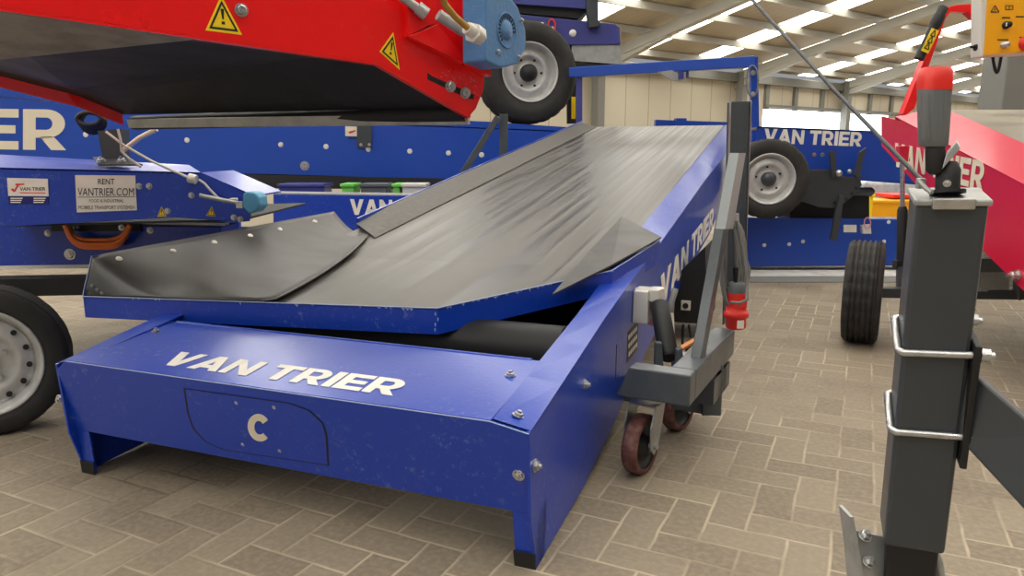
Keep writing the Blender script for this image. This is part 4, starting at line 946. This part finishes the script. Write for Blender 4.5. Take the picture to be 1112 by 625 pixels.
# ================================================================== foreground post
# axis from camera-depth estimates of both ends
def CD(x, y, d): return CAM+ray(x, y)*d
pT, pB = CD(1029, 214, 1.10), CD(989, 580, 1.28)
pax = (pB-pT).normalized()
fpost = thing('support_leg', Vec((pB.x, pB.y, 0)), 'dark grey square steel leg in right foreground with grey and red hand grip on top', 'support leg')
fn = (CAM-pT); fn = (fn-pax*fn.dot(pax)).normalized()
side = pax.cross(fn).normalized()          # towards the left or right
if side.x < 0: side = -side
rot = radians(9); fn2 = fn*cos(rot)+side*sin(rot); sd2 = side*cos(rot)-fn*sin(rot)
w_ = .093
def PT(t, s=0., f=0.): return pT+pax*t+sd2*s+fn2*f
Lp = (pB-pT).length
MB().beam(PT(0), PT(Lp), w_, w_, sd2).build('outer_tube', 'post_grey', fpost, bevel=.007)
gl_ = -PT(Lp).z/pax.z
MB().beam(PT(Lp-.05), PT(Lp+gl_), .078, .078, sd2).build('inner_tube', 'black', fpost, bevel=.005)
MB().box(PT(Lp+gl_-.004), sd2*.16, fn2*.16, Z*.01).build('foot_plate', 'galv', fpost)
cap = MB(); cap.beam(PT(-.006), PT(.004), .1, .1, sd2); capo = cap.build('top_cap', 'galv', fpost, bevel=.003)
MB().box(PT(-.001, .0, w_/2+.006), sd2*.055, fn2*.012, pax*.016).build('cap_latch', 'steel', capo, bevel=.002)
# neck, elbow and grip
def GP(x, y, d=1.08): return CD(x, y, d)
MB().tube([GP(1029, 208), GP(1029, 200), GP(1030, 184), GP(1031, 176)], [.0165, .0165, .0165, .011], 20).build('neck', 'black', fpost)
MB().tube([GP(1029, 210), GP(1029, 206.5)], .024, 20).build('neck_collar', 'black', fpost)
MB().bolt(GP(1028.5, 199, 1.062), fn, .004, .004).build('screw', 'steel', fpost)
MB().prism([GP(1024, 180, 1.06), GP(1023, 184, 1.06), GP(1043, 161, 1.06), GP(1039, 154, 1.06), GP(1028, 166, 1.06)], -fn*.02).build('folded_link', 'galv', fpost, bevel=.002)
MB().tube([GP(1016, 189), GP(1016, 184), GP(1015.5, 158)], [.008, .0135, .0135], 20).build('crank_arm', 'black', fpost)
gr0, gr1 = GP(1013.5, 159), GP(1015, 97)
def ellip(mb, stations, n=28):
    vs = []
    for (c, rx, ry) in stations:
        for k in range(n):
            a = 2*pi*k/n; cx_, sy_ = cos(a), sin(a); e = .62
            vs.append(c+RT*rx*(abs(cx_)**e*(1 if cx_ > 0 else -1))+Vec((0, 1, 0))*ry*(abs(sy_)**e*(1 if sy_ > 0 else -1)))
    m = len(stations)
    mb.add(vs, [[i*n+k, i*n+(k+1) % n, (i+1)*n+(k+1) % n, (i+1)*n+k] for i in range(m-1) for k in range(n)], True)
    mb.add(vs[:n], [list(range(n))]); mb.add(vs[-n:], [list(range(n))[::-1]]); return mb
px = .84*1.08/F
g_ = ellip(MB(), [(gr0, 13.5*px, 12*px), (GP(1013.5, 156), 16*px, 14*px), (GP(1014, 130), 17.5*px, 15*px), (GP(1014.8, 97), 18.8*px, 16*px)])
gro = g_.build('hand_grip', 'grip_grey', fpost, 'ribbed grey hand grip')
for x in (1000, 1008, 1017, 1026):
    rb2 = MB().tube([GP(x+(1014-x)*.0, 101, 1.0615), GP(x+(1014-x)*.06, 128, 1.0625), GP(x+(1014-x)*.14, 151, 1.0645)], .0011, 6); rb2.build('grip_rib', 'grip_grey', gro)
c_top = ellip(MB(), [(GP(1015, 98), 18.9*px, 16.5*px), (GP(1015, 88), 19.3*px, 16.8*px), (GP(1015.6, 77), 19*px, 16*px), (GP(1015.8, 73.5), 16.5*px, 14*px)])
c_top.build('grip_cap', 'plug_red', fpost, 'red cap on the hand grip')
# U-bolts and clamp plate
right = sd2*(w_/2)
for t, nm in ((.245, 'a'), (.385, 'b')):
    x0 = -w_/2-.006
    z0 = w_/2+.006
    ub_ = MB().tube([PT(t-.012, w_/2+.03, z0), PT(t-.008, -.03, z0), PT(t-.007, x0+.008, z0), PT(t-.008, x0, z0-.008), PT(t-.014, x0, z0-.03), PT(t-.03, x0, -z0+.01), PT(t-.03, x0+.01, -z0), PT(t-.03, w_/2+.03, -z0)], .0058, 12)
    uo = ub_.build('u_bolt', 'steel', fpost)
    for ff, dt in ((z0, -.012), (-z0, -.03)):
        MB().tube([PT(t+dt, w_/2+.012, ff), PT(t+dt, w_/2+.024, ff)], .0115, 6).build('nut', 'steel', uo)
MB().box(PT(.32, w_/2+.006, .0), sd2*.01, fn2*(w_+.036), pax*.21).build('clamp_plate', 'black', fpost, bevel=.002)
# drawbar going down to the right
da = PT(.325, w_/2+.012, -.01); db = CD(1150, 540, 1.02)
dbm = MB().prism([CD(1048, 397, 1.13), CD(1135, 472, 1.05), CD(1135, 578, 1.05), CD(1041, 476, 1.15)], Vec((.018, .05, .004))); dbm.build('drawbar', 'post_grey', fpost, 'dark grey drawbar running out to the right', bevel=.004)
# steel plate low at the left
tplt = MB(); 
pA = [CD(x, y, 1.30) for x, y in ((930, 576), (960, 583), (962, 640), (938, 640))]
tplt.prism(pA, Vec((0, .006, 0))); tpo = tplt.build('steel_plate', 'galv', fpost, 'bright steel plate at the foot')
MB().prism([CD(x, y, 1.285) for x, y in ((923, 561), (927, 561), (935, 607), (938, 640), (932, 640), (929, 605))], Vec((.0, .045, 0))).build('plate_flange', 'galv', tpo)
for x, y in ((939, 582), (943, 610)): MB().bolt(CD(x, y, 1.295), Vec((0, -.6, .8)), .0085, .012).build('bolt', 'steel', tpo)
MB().tube([CD(1014, 596, 1.3), CD(1019, 610, 1.3), CD(1024, 640, 1.3)], .008, 8).build('spring_wire', 'galv', fpost)
# slanting thin rod
rod = thing('slanting_rod', P(1003, 199, 1.1), 'long thin dark steel rod slanting down from the top edge to the foreground leg', 'rod')
MB().tube([P(806, -12, 1.75), P(905, 97, 1.4), P(1003, 198, 1.12)], .0034, 8).build('rod', 'post_grey', rod)
MB().tube([CD(998, 197, 1.09), CD(1006, 205, 1.08), CD(1012, 209, 1.07)], .0035, 8).build('rod_hook', 'galv', rod)
MB().box(CD(1000, 199, 1.095), (.012, 0, 0), (0, .01, 0), (0, 0, .016)).build('clamp', 'galv', rod, bevel=.002)

# ================================================================== light
wd = bpy.data.worlds.new('w'); SC.world = wd; wd.use_nodes = True
bg = wd.node_tree.nodes['Background']; bg.inputs[0].default_value = (.93, .96, 1, 1); bg.inputs[1].default_value = .38
SC.view_settings.view_transform = 'Standard'; SC.view_settings.look = 'None'; SC.view_settings.gamma = 1; SC.view_settings.use_curve_mapping = False
SC.view_settings.exposure = -.22
